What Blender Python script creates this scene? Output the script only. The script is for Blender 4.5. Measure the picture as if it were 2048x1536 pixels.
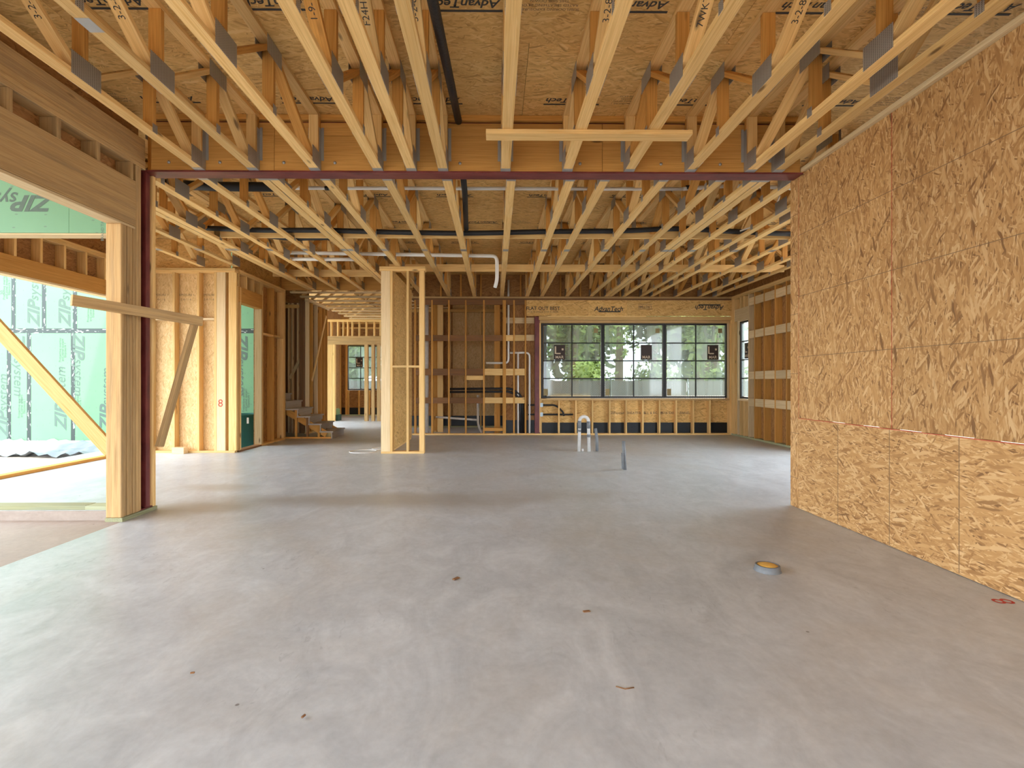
import bpy, bmesh, math, random
from mathutils import Vector, Matrix
random.seed(7)
for o in list(bpy.data.objects): bpy.data.objects.remove(o)
S = bpy.context.scene
C = S.collection

# ------------------------------------------------------------------ camera, world, sun, exposure
F, CX, CY, YAW, EYE = 1040.0, 1000.0, 765.0, math.radians(0.55), 1.26
cam = bpy.data.cameras.new('camera'); camo = bpy.data.objects.new('camera', cam); C.objects.link(camo)
cam.sensor_width = 36; cam.lens = 36*F/2048; cam.clip_start = 0.05; cam.clip_end = 400
cam.shift_x = (1024-CX)/2048; cam.shift_y = (CY-768)/2048
camo.location = (0, 0, EYE); camo.rotation_euler = (math.pi/2, 0, -YAW)
S.camera = camo
S.view_settings.view_transform = 'Standard'; S.view_settings.look = 'None'
S.view_settings.gamma = 1; S.view_settings.use_curve_mapping = False
S.view_settings.exposure = 2.03
W = bpy.data.worlds.new('world'); S.world = W; W.use_nodes = True
W.node_tree.nodes['Background'].inputs[0].default_value = (0.84, 0.92, 1.0, 1)
W.node_tree.nodes['Background'].inputs[1].default_value = 2.0
sl = bpy.data.lights.new('sun', 'SUN'); so = bpy.data.objects.new('sun', sl); C.objects.link(so)
sl.energy = 1.1; sl.angle = math.radians(1.0); sl.color = (1, 0.95, 0.86)
so.location = (4, -8, 20)
so.rotation_euler = Vector((-0.21, 0.52, -0.85)).to_track_quat('-Z', 'Y').to_euler()
# ------------------------------------------------------------------ pixel helpers (2048 x 1536 frame)
def ray(u, v=CY):
    a, b = (u-CX)/F, (CY-v)/F
    return Vector((math.sin(YAW)+a*math.cos(YAW), math.cos(YAW)-a*math.sin(YAW), b))
def P(u, v, Y):
    d = ray(u, v); t = Y/d.y
    return Vector((d.x*t, Y, EYE+d.z*t))
def XA(u, Y): return P(u, CY, Y).x
def YA(u, X):
    d = ray(u); return X/d.x*d.y
def ZA(u, v, Y): return P(u, v, Y).z
ZC = 3.32      # underside of the trusses
ZD = 3.87      # underside of the deck
# ------------------------------------------------------------------ node material helpers
def newmat(name):
    m = bpy.data.materials.new(name); m.use_nodes = True
    nt = m.node_tree; b = nt.nodes['Principled BSDF']
    return m, nt, b
def N(nt, t, **kw):
    n = nt.nodes.new(t)
    for k, v in kw.items():
        if k in n.inputs: n.inputs[k].default_value = v
        else: setattr(n, k, v)
    return n
def L(nt, a, b): nt.links.new(a, b)
def ramp(nt, fac, stops):
    r = nt.nodes.new('ShaderNodeValToRGB'); e = r.color_ramp.elements
    while len(e) < len(stops): e.new(0.5)
    for i, (p, c) in enumerate(stops):
        e[i].position = p; e[i].color = (*c, 1) if len(c) == 3 else c
    L(nt, fac, r.inputs[0]); return r.outputs[0]
def mix(nt, fac, a, b, mode='MIX'):
    n = nt.nodes.new('ShaderNodeMix'); n.data_type = 'RGBA'; n.blend_type = mode
    for sock, val in ((n.inputs[0], fac), (n.inputs[6], a), (n.inputs[7], b)):
        if hasattr(val, 'is_linked') or isinstance(val, bpy.types.NodeSocket): L(nt, val, sock)
        elif isinstance(val, (int, float)): sock.default_value = val
        else: sock.default_value = (*val, 1)
    return n.outputs[2]
def math_(nt, op, a, b=None, clamp=False):
    n = nt.nodes.new('ShaderNodeMath'); n.operation = op; n.use_clamp = clamp
    for i, val in enumerate((a, b)):
        if val is None: continue
        if isinstance(val, bpy.types.NodeSocket): L(nt, val, n.inputs[i])
        else: n.inputs[i].default_value = val
    return n.outputs[0]
def coords(nt, rnd=True, k=37.0):
    tc = nt.nodes.new('ShaderNodeTexCoord')
    if not rnd: return tc.outputs['Object'], None
    oi = nt.nodes.new('ShaderNodeObjectInfo')
    m = N(nt, 'ShaderNodeVectorMath', operation='MULTIPLY')
    cmb = nt.nodes.new('ShaderNodeCombineXYZ')
    for i in range(3): L(nt, oi.outputs['Random'], cmb.inputs[i])
    L(nt, cmb.outputs[0], m.inputs[0]); m.inputs[1].default_value = (k, k*1.7, k*0.6)
    a = N(nt, 'ShaderNodeVectorMath', operation='ADD')
    L(nt, tc.outputs['Object'], a.inputs[0]); L(nt, m.outputs[0], a.inputs[1])
    return a.outputs[0], oi.outputs['Random']
def mapping(nt, vec, scale=(1, 1, 1), rot=(0, 0, 0), loc=(0, 0, 0)):
    m = nt.nodes.new('ShaderNodeMapping')
    m.inputs['Scale'].default_value = scale; m.inputs['Rotation'].default_value = rot; m.inputs['Location'].default_value = loc
    L(nt, vec, m.inputs[0]); return m.outputs[0]
def noise(nt, vec, scale=5, detail=3, rough=0.5, dist=0.0, out='Fac'):
    n = N(nt, 'ShaderNodeTexNoise'); n.inputs['Scale'].default_value = scale; n.inputs['Detail'].default_value = detail
    n.inputs['Roughness'].default_value = rough; n.inputs['Distortion'].default_value = dist
    L(nt, vec, n.inputs['Vector']); return n.outputs[out]
def bump(nt, b, h, strength=0.2, dist=0.01):
    n = nt.nodes.new('ShaderNodeBump'); n.inputs['Strength'].default_value = strength; n.inputs['Distance'].default_value = dist
    L(nt, h, n.inputs['Height']); L(nt, n.outputs[0], b.inputs['Normal'])

def wood(name, light, dark, knot=(0.10, 0.045, 0.015), grey=None, var=0.16, rough=0.75):
    m, nt, b = newmat(name)
    v, r = coords(nt)
    g = noise(nt, mapping(nt, v, (0.55, 13, 13)), 1.6, 4, 0.55, 1.4)
    col = ramp(nt, g, [(0.28, dark), (0.46, light), (0.60, tuple(0.5*a+0.5*c for a, c in zip(light, dark))), (0.72, light)])
    fine = noise(nt, mapping(nt, v, (2.0, 120, 120)), 1.0, 2)
    col = mix(nt, 0.35, col, ramp(nt, fine, [(0.3, tuple(c*0.72 for c in dark)), (0.62, light)]))
    vo = N(nt, 'ShaderNodeTexVoronoi'); vo.inputs['Scale'].default_value = 1.0
    L(nt, mapping(nt, v, (2.2, 7.5, 7.5)), vo.inputs['Vector'])
    kn = ramp(nt, vo.outputs['Distance'], [(0.07, (1, 1, 1)), (0.16, (0, 0, 0))])
    sel = ramp(nt, N_sep(nt, vo.outputs['Color'], 0), [(0.66, (0, 0, 0)), (0.70, (1, 1, 1))])
    kf = math_(nt, 'MULTIPLY', kn, sel)
    col = mix(nt, math_(nt, 'MULTIPLY', kf, 0.8), col, knot)
    if grey:
        gn = noise(nt, mapping(nt, v, (0.9, 14, 14)), 1.3, 5, 0.65)
        col = mix(nt, ramp(nt, gn, [(0.46, (0, 0, 0)), (0.74, (0.55, 0.55, 0.55))]), col, grey)
    hs = nt.nodes.new('ShaderNodeHueSaturation')
    L(nt, col, hs.inputs['Color'])
    L(nt, math_(nt, 'ADD', math_(nt, 'MULTIPLY', r, var*2), 1-var), hs.inputs['Value'])
    L(nt, hs.outputs[0], b.inputs['Base Color'])
    b.inputs['Roughness'].default_value = rough
    b.inputs['Specular IOR Level'].default_value = 0.25
    bump(nt, b, fine, 0.15, 0.002)
    return m
def N_sep(nt, col, i):
    s = nt.nodes.new('ShaderNodeSeparateColor'); L(nt, col, s.inputs[0]); return s.outputs[i]
def osb(name, tones, flake=(8, 40), contrast=1.0, var=0.08, rough=0.7, lines=False):
    """strand board: layers of long flakes at several angles; local x is the strand direction"""
    m, nt, b = newmat(name)
    v, r = coords(nt, True, 11.0)
    dist = noise(nt, v, 6, 2, out='Color')
    vv = N(nt, 'ShaderNodeVectorMath', operation='MULTIPLY_ADD'); L(nt, dist, vv.inputs[0]); vv.inputs[1].default_value = (0.05, 0.05, 0); L(nt, v, vv.inputs[2])
    base = None; hgt = None
    for i, (ang, k, thr) in enumerate(((0.12, 1.0, 0), (-0.35, 1.2, 0.42), (0.45, 0.9, 0.5), (1.1, 1.35, 0.80), (-0.12, 1.6, 0.5), (-0.7, 0.8, 0.72), (0.2, 0.62, 0.74))):
        mp = mapping(nt, mapping(nt, vv.outputs[0], rot=(0, 0, ang)), (flake[0]*k, flake[1]*k, 0), loc=(i*3.3, i*7.1, 0))
        vo = N(nt, 'ShaderNodeTexVoronoi', voronoi_dimensions='2D'); vo.inputs['Scale'].default_value = 1
        L(nt, mp, vo.inputs['Vector'])
        tone = ramp(nt, N_sep(nt, vo.outputs['Color'], 0), tones)
        fib = noise(nt, mapping(nt, mp, (0.6, 5, 1)), 2, 2)
        tone = mix(nt, 0.18, tone, ramp(nt, fib, [(0.3, tones[1][1]), (0.7, tones[-1][1])]))
        h = N_sep(nt, vo.outputs['Color'], 1)
        if base is None: base, hgt = tone, h
        else:
            mk = ramp(nt, N_sep(nt, vo.outputs['Color'], 2), [(thr, (0, 0, 0)), (thr+0.03, (1, 1, 1))])
            ed = ramp(nt, vo.outputs['Distance'], [(0.42, (1, 1, 1)), (0.62, (0, 0, 0))])
            mk = math_(nt, 'MULTIPLY', mk, ed)
            base = mix(nt, mk, base, tone); hgt = mix(nt, mk, hgt, h)
    big = noise(nt, v, 1.3, 3)
    base = mix(nt, 0.12, base, ramp(nt, big, [(0.3, tones[1][1]), (0.7, tones[-2][1])]))
    hs = nt.nodes.new('ShaderNodeHueSaturation'); L(nt, base, hs.inputs['Color'])
    L(nt, math_(nt, 'ADD', math_(nt, 'MULTIPLY', r, var*2), 1-var), hs.inputs['Value'])
    L(nt, hs.outputs[0], b.inputs['Base Color']); b.inputs['Roughness'].default_value = rough
    b.inputs['Specular IOR Level'].default_value = 0.3
    bump(nt, b, hgt, 0.25*contrast, 0.003)
    return m
def plain(name, col, rough=0.6, metal=0.0, var=0.12, scale=6.0, bmp=0.0, spec=0.4):
    m, nt, b = newmat(name)
    v, r = coords(nt)
    n = noise(nt, v, scale, 4, 0.6)
    c = mix(nt, n, tuple(x*(1-var) for x in col), tuple(min(1, x*(1+var)) for x in col))
    L(nt, c, b.inputs['Base Color']); b.inputs['Roughness'].default_value = rough; b.inputs['Metallic'].default_value = metal
    b.inputs['Specular IOR Level'].default_value = spec
    if bmp: bump(nt, b, n, bmp, 0.01)
    return m

M = {}
M['pine'] = wood('pine', (0.84, 0.565, 0.245), (0.66, 0.36, 0.095))
M['pine_pale'] = wood('pine_pale', (0.78, 0.60, 0.36), (0.62, 0.42, 0.20))
M['pine_warm'] = wood('pine_warm', (0.66, 0.335, 0.085), (0.46, 0.195, 0.038))
M['pine_old'] = wood('pine_old', (0.60, 0.395, 0.18), (0.42, 0.24, 0.09), grey=(0.20, 0.14, 0.085))
M['brown_wood'] = wood('brown_wood', (0.27, 0.13, 0.055), (0.16, 0.075, 0.03), grey=(0.14, 0.09, 0.06))
M['lvl'] = wood('lvl', (0.62, 0.32, 0.085), (0.45, 0.20, 0.042), var=0.08)
M['treated'] = wood('treated', (0.42, 0.42, 0.24), (0.26, 0.27, 0.14), grey=(0.30, 0.36, 0.30))
M['stair_grey'] = wood('stair_grey', (0.52, 0.47, 0.42), (0.38, 0.33, 0.28), grey=(0.44, 0.43, 0.43))
M['osb'] = osb('osb_wall', [(0.0, (0.11, 0.038, 0.010)), (0.10, (0.28, 0.125, 0.037)), (0.35, (0.455, 0.235, 0.078)), (0.7, (0.575, 0.325, 0.125)), (1.0, (0.74, 0.485, 0.235))], flake=(10.5, 66))
M['osb_deck'] = osb('osb_deck', [(0.0, (0.36, 0.18, 0.045)), (0.15, (0.60, 0.335, 0.10)), (0.5, (0.74, 0.44, 0.145)), (0.8, (0.81, 0.51, 0.185)), (1.0, (0.87, 0.60, 0.26))], flake=(9, 55))
M['osb_pale'] = osb('osb_pale', [(0.0, (0.46, 0.28, 0.11)), (0.15, (0.60, 0.38, 0.16)), (0.5, (0.70, 0.47, 0.22)), (0.8, (0.75, 0.53, 0.26)), (1.0, (0.80, 0.60, 0.34))], flake=(14, 60))
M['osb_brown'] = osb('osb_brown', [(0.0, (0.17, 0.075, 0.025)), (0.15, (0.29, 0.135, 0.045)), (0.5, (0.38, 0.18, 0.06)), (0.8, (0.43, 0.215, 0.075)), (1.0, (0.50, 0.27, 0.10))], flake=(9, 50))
M['ink'] = plain('print_ink', (0.055, 0.05, 0.045), 0.8)
M['ink_soft'] = plain('print_ink_soft', (0.20, 0.13, 0.07), 0.8)
M['ink_grey'] = plain('print_ink_grey', (0.10, 0.15, 0.125), 0.8)
M['red_ink'] = plain('red_chalk', (0.50, 0.06, 0.04), 0.8)
M['pencil'] = plain('pencil_line', (0.20, 0.12, 0.06), 0.8)
M['pvc'] = plain('white_pvc', (0.78, 0.76, 0.72), 0.35, var=0.04)
M['pvc_dirty'] = plain('dirty_pvc', (0.62, 0.60, 0.57), 0.5, var=0.25, scale=14)
M['pipe_grey'] = plain('grey_pipe', (0.17, 0.18, 0.19), 0.5, var=0.3, scale=20)
M['insul'] = plain('black_insulation', (0.018, 0.018, 0.02), 0.55, bmp=0.3, scale=40)
M['membrane'] = plain('black_membrane', (0.006, 0.009, 0.012), 0.45, bmp=0.6, scale=9)
M['black_frame'] = plain('black_window_frame', (0.02, 0.02, 0.019), 0.45)
M['plastic_white'] = plain('plastic_sheeting', (0.27, 0.29, 0.33), 0.35, bmp=0.5, scale=6)
M['foam'] = plain('yellow_foam', (0.72, 0.42, 0.09), 0.8, bmp=0.5, scale=30)
M['bin'] = plain('dark_green_plastic', (0.012, 0.10, 0.085), 0.45)
M['green_rod'] = plain('pale_green_plastic', (0.22, 0.33, 0.15), 0.5)
M['green_dark'] = plain('deep_green_plastic', (0.015, 0.05, 0.035), 0.5)
M['trunk'] = plain('bark', (0.30, 0.22, 0.15), 0.9, var=0.4, bmp=0.5, scale=8)
M['sticker'] = plain('sticker_brown', (0.035, 0.018, 0.012), 0.5)
M['sticker_print'] = plain('sticker_print', (0.62, 0.50, 0.36), 0.6)
M['tag'] = plain('small_tag', (0.30, 0.23, 0.10), 0.6)
M['shield'] = plain('bright_zinc', (0.75, 0.78, 0.80), 0.35, metal=0.6)
M['box_blue'] = plain('zinc_guard', (0.45, 0.55, 0.60), 0.4, metal=0.3)

def mk_leaf(name, a, b_):
    m, nt, b = newmat(name); v, r = coords(nt)
    n = noise(nt, v, 2.5, 3)
    L(nt, mix(nt, n, a, b_), b.inputs['Base Color']); b.inputs['Roughness'].default_value = 0.6
    b.inputs['Transmission Weight'].default_value = 0.0
    return m
M['leaf'] = mk_leaf('leaves', (0.15, 0.24, 0.045), (0.46, 0.54, 0.16))
M['leaf_dark'] = mk_leaf('leaves_dark', (0.08, 0.14, 0.035), (0.25, 0.34, 0.10))

def mk_steel():
    m, nt, b = newmat('red_primer_steel'); v, r = coords(nt)
    n = noise(nt, mapping(nt, v, (3, 9, 9)), 1.2, 5, 0.65)
    c = ramp(nt, n, [(0.30, (0.085, 0.012, 0.014)), (0.55, (0.17, 0.030, 0.030)), (0.70, (0.21, 0.05, 0.045)), (0.82, (0.40, 0.24, 0.21))])
    L(nt, c, b.inputs['Base Color']); b.inputs['Roughness'].default_value = 0.42
    return m
M['steel'] = mk_steel()
def mk_plate():
    m, nt, b = newmat('galvanised_plate'); v, r = coords(nt, False)
    vo = N(nt, 'ShaderNodeTexVoronoi'); vo.inputs['Scale'].default_value = 1; vo.inputs['Randomness'].default_value = 0.0
    L(nt, mapping(nt, v, (60, 60, 95)), vo.inputs['Vector'])
    d = ramp(nt, vo.outputs['Distance'], [(0.22, (0.10, 0.095, 0.09)), (0.34, (0.42, 0.41, 0.39))])
    L(nt, d, b.inputs['Base Color']); b.inputs['Metallic'].default_value = 0.55; b.inputs['Roughness'].default_value = 0.42
    bump(nt, b, vo.outputs['Distance'], 0.5, 0.003)
    return m
M['plate'] = mk_plate()
M['galv'] = plain('galvanised_steel', (0.40, 0.40, 0.39), 0.4, metal=0.5, scale=12)
def mk_zip():
    m, nt, b = newmat('green_sheathing'); v, r = coords(nt)
    n = noise(nt, v, 2, 4)
    c = mix(nt, n, (0.115, 0.285, 0.145), (0.145, 0.325, 0.17))
    vo = N(nt, 'ShaderNodeTexVoronoi', voronoi_dimensions='2D'); vo.inputs['Scale'].default_value = 1; vo.inputs['Randomness'].default_value = 0.25
    L(nt, mapping(nt, v, (3.1, 7.5, 1)), vo.inputs['Vector'])
    d = ramp(nt, vo.outputs['Distance'], [(0.035, (1, 1, 1)), (0.055, (0, 0, 0))])
    c = mix(nt, math_(nt, 'MULTIPLY', d, 0.75), c, (0.10, 0.17, 0.11))
    L(nt, c, b.inputs['Base Color']); b.inputs['Roughness'].default_value = 0.55
    return m
M['zip'] = mk_zip()
def mk_tape():
    m, nt, b = newmat('black_seam_tape'); v, r = coords(nt)
    n = noise(nt, mapping(nt, v, (9, 26, 1)), 1, 2, 0.5)
    c = ramp(nt, n, [(0.60, (0.02, 0.035, 0.03)), (0.64, (0.42, 0.48, 0.45))])
    L(nt, c, b.inputs['Base Color']); b.inputs['Roughness'].default_value = 0.4
    return m
M['tape'] = mk_tape()
def mk_concrete(name, a, b_, stain, rough=0.36):
    m, nt, b = newmat(name); v, r = coords(nt, False)
    big = noise(nt, v, 0.55, 5, 0.6, 0.6)
    mid = noise(nt, mapping(nt, v, (1.4, 2.2, 1)), 1.5, 6, 0.65, 1.2)
    fine = noise(nt, v, 24, 4, 0.6)
    c = ramp(nt, mid, [(0.28, a), (0.5, tuple((x+y)/2 for x, y in zip(a, b_))), (0.70, b_)])
    c = mix(nt, ramp(nt, big, [(0.50, (0, 0, 0)), (0.72, (0.55, 0.55, 0.55))]), c, stain)
    c = mix(nt, 0.16, c, ramp(nt, fine, [(0.3, tuple(x*0.55 for x in a)), (0.7, b_)]))
    ps = nt.nodes.new('ShaderNodeNewGeometry').outputs['Position']
    sp_ = nt.nodes.new('ShaderNodeSeparateXYZ'); L(nt, ps, sp_.inputs[0])
    wob = math_(nt, 'MULTIPLY', noise(nt, ps, 1.1, 4, 0.6), 1.4)
    for (sx_c, sy_c, rx_, ry_, amt) in ((-1.3, 5.6, 2.6, 0.42, 0.62), (-2.9, 5.25, 0.7, 0.30, 0.6), (-3.3, 6.3, 0.55, 0.3, 0.55), (-2.9, 11.2, 1.1, 0.6, 0.6), (0.3, 5.9, 1.5, 0.3, 0.3)):
        dx = math_(nt, 'POWER', math_(nt, 'DIVIDE', math_(nt, 'SUBTRACT', sp_.outputs[0], sx_c), rx_), 2.0); dy = math_(nt, 'POWER', math_(nt, 'DIVIDE', math_(nt, 'SUBTRACT', sp_.outputs[1], sy_c), ry_), 2.0)
        d_ = math_(nt, 'ADD', math_(nt, 'SQRT', math_(nt, 'ADD', dx, dy)), math_(nt, 'SUBTRACT', wob, 0.7))
        c = mix(nt, math_(nt, 'MULTIPLY', ramp(nt, d_, [(0.35, (1, 1, 1)), (1.0, (0, 0, 0))]), amt), c, tuple(x*0.72 for x in stain))
    scr = noise(nt, mapping(nt, v, (5, 14, 1), rot=(0, 0, 0.5)), 1.2, 5, 0.7, 1.5)
    msk = noise(nt, v, 0.8, 2)
    c = mix(nt, math_(nt, 'MULTIPLY', ramp(nt, scr, [(0.58, (0, 0, 0)), (0.66, (0.45, 0.45, 0.45))]), ramp(nt, msk, [(0.48, (0, 0, 0)), (0.60, (1, 1, 1))])), c, tuple(x*0.72 for x in a))
    vo = N(nt, 'ShaderNodeTexVoronoi'); vo.inputs['Scale'].default_value = 3.4; L(nt, v, vo.inputs['Vector'])
    spot = math_(nt, 'MULTIPLY', ramp(nt, vo.outputs['Distance'], [(0.022, (1, 1, 1)), (0.034, (0, 0, 0))]), ramp(nt, N_sep(nt, vo.outputs['Color'], 0), [(0.6, (0, 0, 0)), (0.62, (1, 1, 1))]))
    c = mix(nt, math_(nt, 'MULTIPLY', spot, 0.7), c, (0.07, 0.05, 0.04))
    L(nt, c, b.inputs['Base Color'])
    L(nt, math_(nt, 'ADD', math_(nt, 'MULTIPLY', mid, 0.25), rough-0.12), b.inputs['Roughness'])
    b.inputs['Specular IOR Level'].default_value = 0.45
    bump(nt, b, mix(nt, 0.4, mid, fine), 0.08, 0.01)
    return m
M['concrete'] = mk_concrete('concrete_slab', (0.405, 0.43, 0.455), (0.615, 0.645, 0.67), (0.43, 0.385, 0.32))
M['concrete_low'] = mk_concrete('concrete_dirty', (0.31, 0.245, 0.20), (0.40, 0.33, 0.28), (0.27, 0.19, 0.14), 0.6)
M['dirt'] = plain('dirt', (0.42, 0.36, 0.29), 0.95, var=0.4, scale=5, bmp=0.8)
def mk_film(name, fac, tint):
    m = bpy.data.materials.new(name); m.use_nodes = True; nt = m.node_tree
    for n in list(nt.nodes): nt.nodes.remove(n)
    out = nt.nodes.new('ShaderNodeOutputMaterial')
    tr = N(nt, 'ShaderNodeBsdfTransparent'); tr.inputs[0].default_value = (*tint, 1)
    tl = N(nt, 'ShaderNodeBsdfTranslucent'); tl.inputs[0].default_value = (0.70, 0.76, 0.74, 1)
    gl = N(nt, 'ShaderNodeBsdfGlossy'); gl.inputs['Roughness'].default_value = 0.05
    mx = nt.nodes.new('ShaderNodeMixShader'); v, r = coords(nt)
    refl_band = noise(nt, mapping(nt, v, (5.5, 0.25, 1)), 1, 1)  # pale vertical bands in the film opacity imitate reflections of the studs
    L(nt, ramp(nt, refl_band, [(0.42, (fac,)*3), (0.62, (min(1, fac*1.9+0.03),)*3)]), mx.inputs[0])
    L(nt, tr.outputs[0], mx.inputs[1]); L(nt, tl.outputs[0], mx.inputs[2])
    m2 = nt.nodes.new('ShaderNodeMixShader'); m2.inputs[0].default_value = 0.05
    L(nt, mx.outputs[0], m2.inputs[1]); L(nt, gl.outputs[0], m2.inputs[2]); L(nt, m2.outputs[0], out.inputs[0])
    return m
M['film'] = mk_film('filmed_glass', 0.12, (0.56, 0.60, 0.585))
M['glass'] = mk_film('clear_glass', 0.0, (0.80, 0.83, 0.78))
def mk_chain():
    m, nt, b = newmat('privacy_fence_mesh'); v, r = coords(nt)
    c = None
    for rot in (0.785, -0.785):
        w = N(nt, 'ShaderNodeTexWave'); w.inputs['Scale'].default_value = 4.5
        L(nt, mapping(nt, v, (1, 1, 0), rot=(0, 0, rot)), w.inputs['Vector'])
        k = ramp(nt, w.outputs['Fac'], [(0.80, (0, 0, 0)), (0.9, (1, 1, 1))])
        c = k if c is None else math_(nt, 'MAXIMUM', c, k)
    L(nt, mix(nt, c, (0.40, 0.37, 0.33), (0.20, 0.18, 0.15)), b.inputs['Base Color']); b.inputs['Roughness'].default_value = 0.8
    return m
M['fence'] = mk_chain()

# ------------------------------------------------------------------ object helpers
_cache = {}
def box_mesh(l, w, h, mat, bev=0.0):
    key = (round(l, 3), round(w, 3), round(h, 3), mat, bev)
    if key in _cache: return _cache[key]
    bm = bmesh.new(); bmesh.ops.create_cube(bm, size=1)
    for v in bm.verts: v.co = Vector((v.co.x*l, v.co.y*w, v.co.z*h))
    if bev: bmesh.ops.bevel(bm, geom=bm.edges[:], offset=min(bev, 0.3*min(l, w, h)), segments=1, affect='EDGES')
    me = bpy.data.meshes.new('board'); bm.to_mesh(me); bm.free(); me.materials.append(M[mat]); _cache[key] = me
    return me
def link(name, me, mtx, parent=None):
    o = bpy.data.objects.new(name, me); C.objects.link(o)
    if parent is not None:
        o.parent = parent; o.matrix_basis = WM[parent].inverted() @ mtx
    else: o.matrix_basis = mtx
    WM[o] = mtx
    return o
LOC = {}; WM = {}
def tag(o, label=None, cat=None, group=None, kind=None):
    for k, v in (('label', label), ('category', cat), ('group', group), ('kind', kind)):
        if v: o[k] = v
    return o
def empty(name, loc, label=None, cat=None, group=None, kind=None):
    o = bpy.data.objects.new(name, None); C.objects.link(o); o.location = loc; o.empty_display_size = 0.1
    LOC[o] = Vector(loc); WM[o] = Matrix.Translation(Vector(loc))
    return tag(o, label, cat, group, kind)
def frame(p0, p1, up):
    x = (p1-p0).normalized(); up = Vector(up); z = (up-x*up.dot(x)).normalized(); y = z.cross(x)
    m = Matrix((x, y, z)).transposed().to_4x4(); m.translation = (p0+p1)/2
    return m
def board(name, p0, p1, w, h, mat='pine', parent=None, up=(0, 0, 1), bev=0.002):
    """lumber from p0 to p1 (centre line), w across, h along `up`"""
    p0, p1 = Vector(p0), Vector(p1)
    return link(name, box_mesh((p1-p0).length, w, h, mat, bev), frame(p0, p1, up), parent)
def bx(name, x0, x1, y0, y1, z0, z1, mat, parent=None, ax='x', bev=0.002):
    """axis-aligned piece whose local x (grain) runs along ax; the thinnest axis becomes local z"""
    c = Vector(((x0+x1)/2, (y0+y1)/2, (z0+z1)/2)); d = {'x': x1-x0, 'y': y1-y0, 'z': z1-z0}
    rest = sorted([a for a in 'xyz' if a != ax], key=lambda a: d[a])
    up = {'x': (1, 0, 0), 'y': (0, 1, 0), 'z': (0, 0, 1)}[rest[0]]
    e = {'x': Vector((1, 0, 0)), 'y': Vector((0, 1, 0)), 'z': Vector((0, 0, 1))}[ax]
    return link(name, box_mesh(d[ax], d[rest[1]], d[rest[0]], mat, bev), frame(c-e*d[ax]/2, c+e*d[ax]/2, up), parent)
def mesh_obj(name, verts, faces, mat, parent=None, smooth=False, mtx=None):
    me = bpy.data.meshes.new(name); me.from_pydata([tuple(v) for v in verts], [], faces); me.update()
    me.materials.append(M[mat])
    if smooth:
        for p in me.polygons: p.use_smooth = True
    return link(name, me, mtx or Matrix.Identity(4), parent)
def fillet(pts, r, n=5):
    pts = [Vector(p) for p in pts]; out = [pts[0]]
    for i in range(1, len(pts)-1):
        a, b, c = pts[i-1], pts[i], pts[i+1]
        rr = min(r, (a-b).length*0.45, (c-b).length*0.45)
        s, e = b+(a-b).normalized()*rr, b+(c-b).normalized()*rr
        for k in range(n+1):
            t = k/n; out.append(s*(1-t)**2+b*2*t*(1-t)+e*t*t)
    out.append(pts[-1]); return out
def tube(name, pts, r, mat, parent=None, seg=10, bend=0.0, at=None):
    pts = fillet(pts, bend) if bend else [Vector(p) for p in pts]
    o0 = Vector(at) if at is not None else pts[0]
    V, Fc = [], []; prev = None
    for i, p in enumerate(pts):
        t = (pts[min(i+1, len(pts)-1)]-pts[max(i-1, 0)]).normalized()
        if prev is None: prev = t.orthogonal().normalized()
        n = (prev-t*prev.dot(t)).normalized(); prev = n; bnm = t.cross(n)
        rr = r(i/(len(pts)-1)) if callable(r) else r
        for k in range(seg):
            a = 2*math.pi*k/seg; V.append(p+(n*math.cos(a)+bnm*math.sin(a))*rr-o0)
    for i in range(len(pts)-1):
        for k in range(seg):
            a, b = i*seg+k, i*seg+(k+1) % seg; Fc.append((a, b, b+seg, a+seg))
    Fc.append(tuple(range(seg))[::-1]); Fc.append(tuple(range(len(V)-seg, len(V))))
    return mesh_obj(name, V, Fc, mat, parent, True, Matrix.Translation(o0))
def lathe(name, prof, c, mat, parent=None, seg=24):
    V, Fc = [], []
    for (r, z) in prof:
        for k in range(seg):
            a = 2*math.pi*k/seg; V.append((r*math.cos(a), r*math.sin(a), z))
    for i in range(len(prof)-1):
        for k in range(seg):
            a, b = i*seg+k, i*seg+(k+1) % seg; Fc.append((a, b, b+seg, a+seg))
    return mesh_obj(name, V, Fc, mat, parent, True, Matrix.Translation(Vector(c)))
_tx = {}
def text(body, origin, right, up, size, mat='ink', parent=None, shear=0.0, bold=0.0, name='printed_lettering', align='CENTER', sx=1.0):
    key = (body, shear, bold, align, mat)
    if key not in _tx:
        cu = bpy.data.curves.new('t', 'FONT'); cu.body = body; cu.size = 1; cu.shear = shear; cu.offset = bold; cu.align_x = align; cu.align_y = 'CENTER'; cu.resolution_u = 3
        o = bpy.data.objects.new('t', cu); C.objects.link(o)
        dg = bpy.context.evaluated_depsgraph_get(); me = bpy.data.meshes.new_from_object(o.evaluated_get(dg))
        bpy.data.objects.remove(o); bpy.data.curves.remove(cu); me.materials.clear(); me.materials.append(M[mat]); _tx[key] = me
    r, u = Vector(right).normalized(), Vector(up).normalized(); n = r.cross(u)
    m = Matrix((r*size*sx, u*size, n)).transposed().to_4x4(); m.translation = Vector(origin)
    return link(name, _tx[key], m, parent)

X_, Y_, Z_ = Vector((1, 0, 0)), Vector((0, 1, 0)), Vector((0, 0, 1))
ordinal = ['first', 'second', 'third', 'fourth', 'fifth', 'sixth', 'seventh', 'eighth', 'ninth', 'tenth', 'eleventh', 'twelfth', 'thirteenth',
           'fourteenth', 'fifteenth', 'sixteenth', 'seventeenth', 'eighteenth', 'nineteenth', 'twentieth', 'twenty-first', 'twenty-second', 'twenty-third', 'twenty-fourth']

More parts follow.
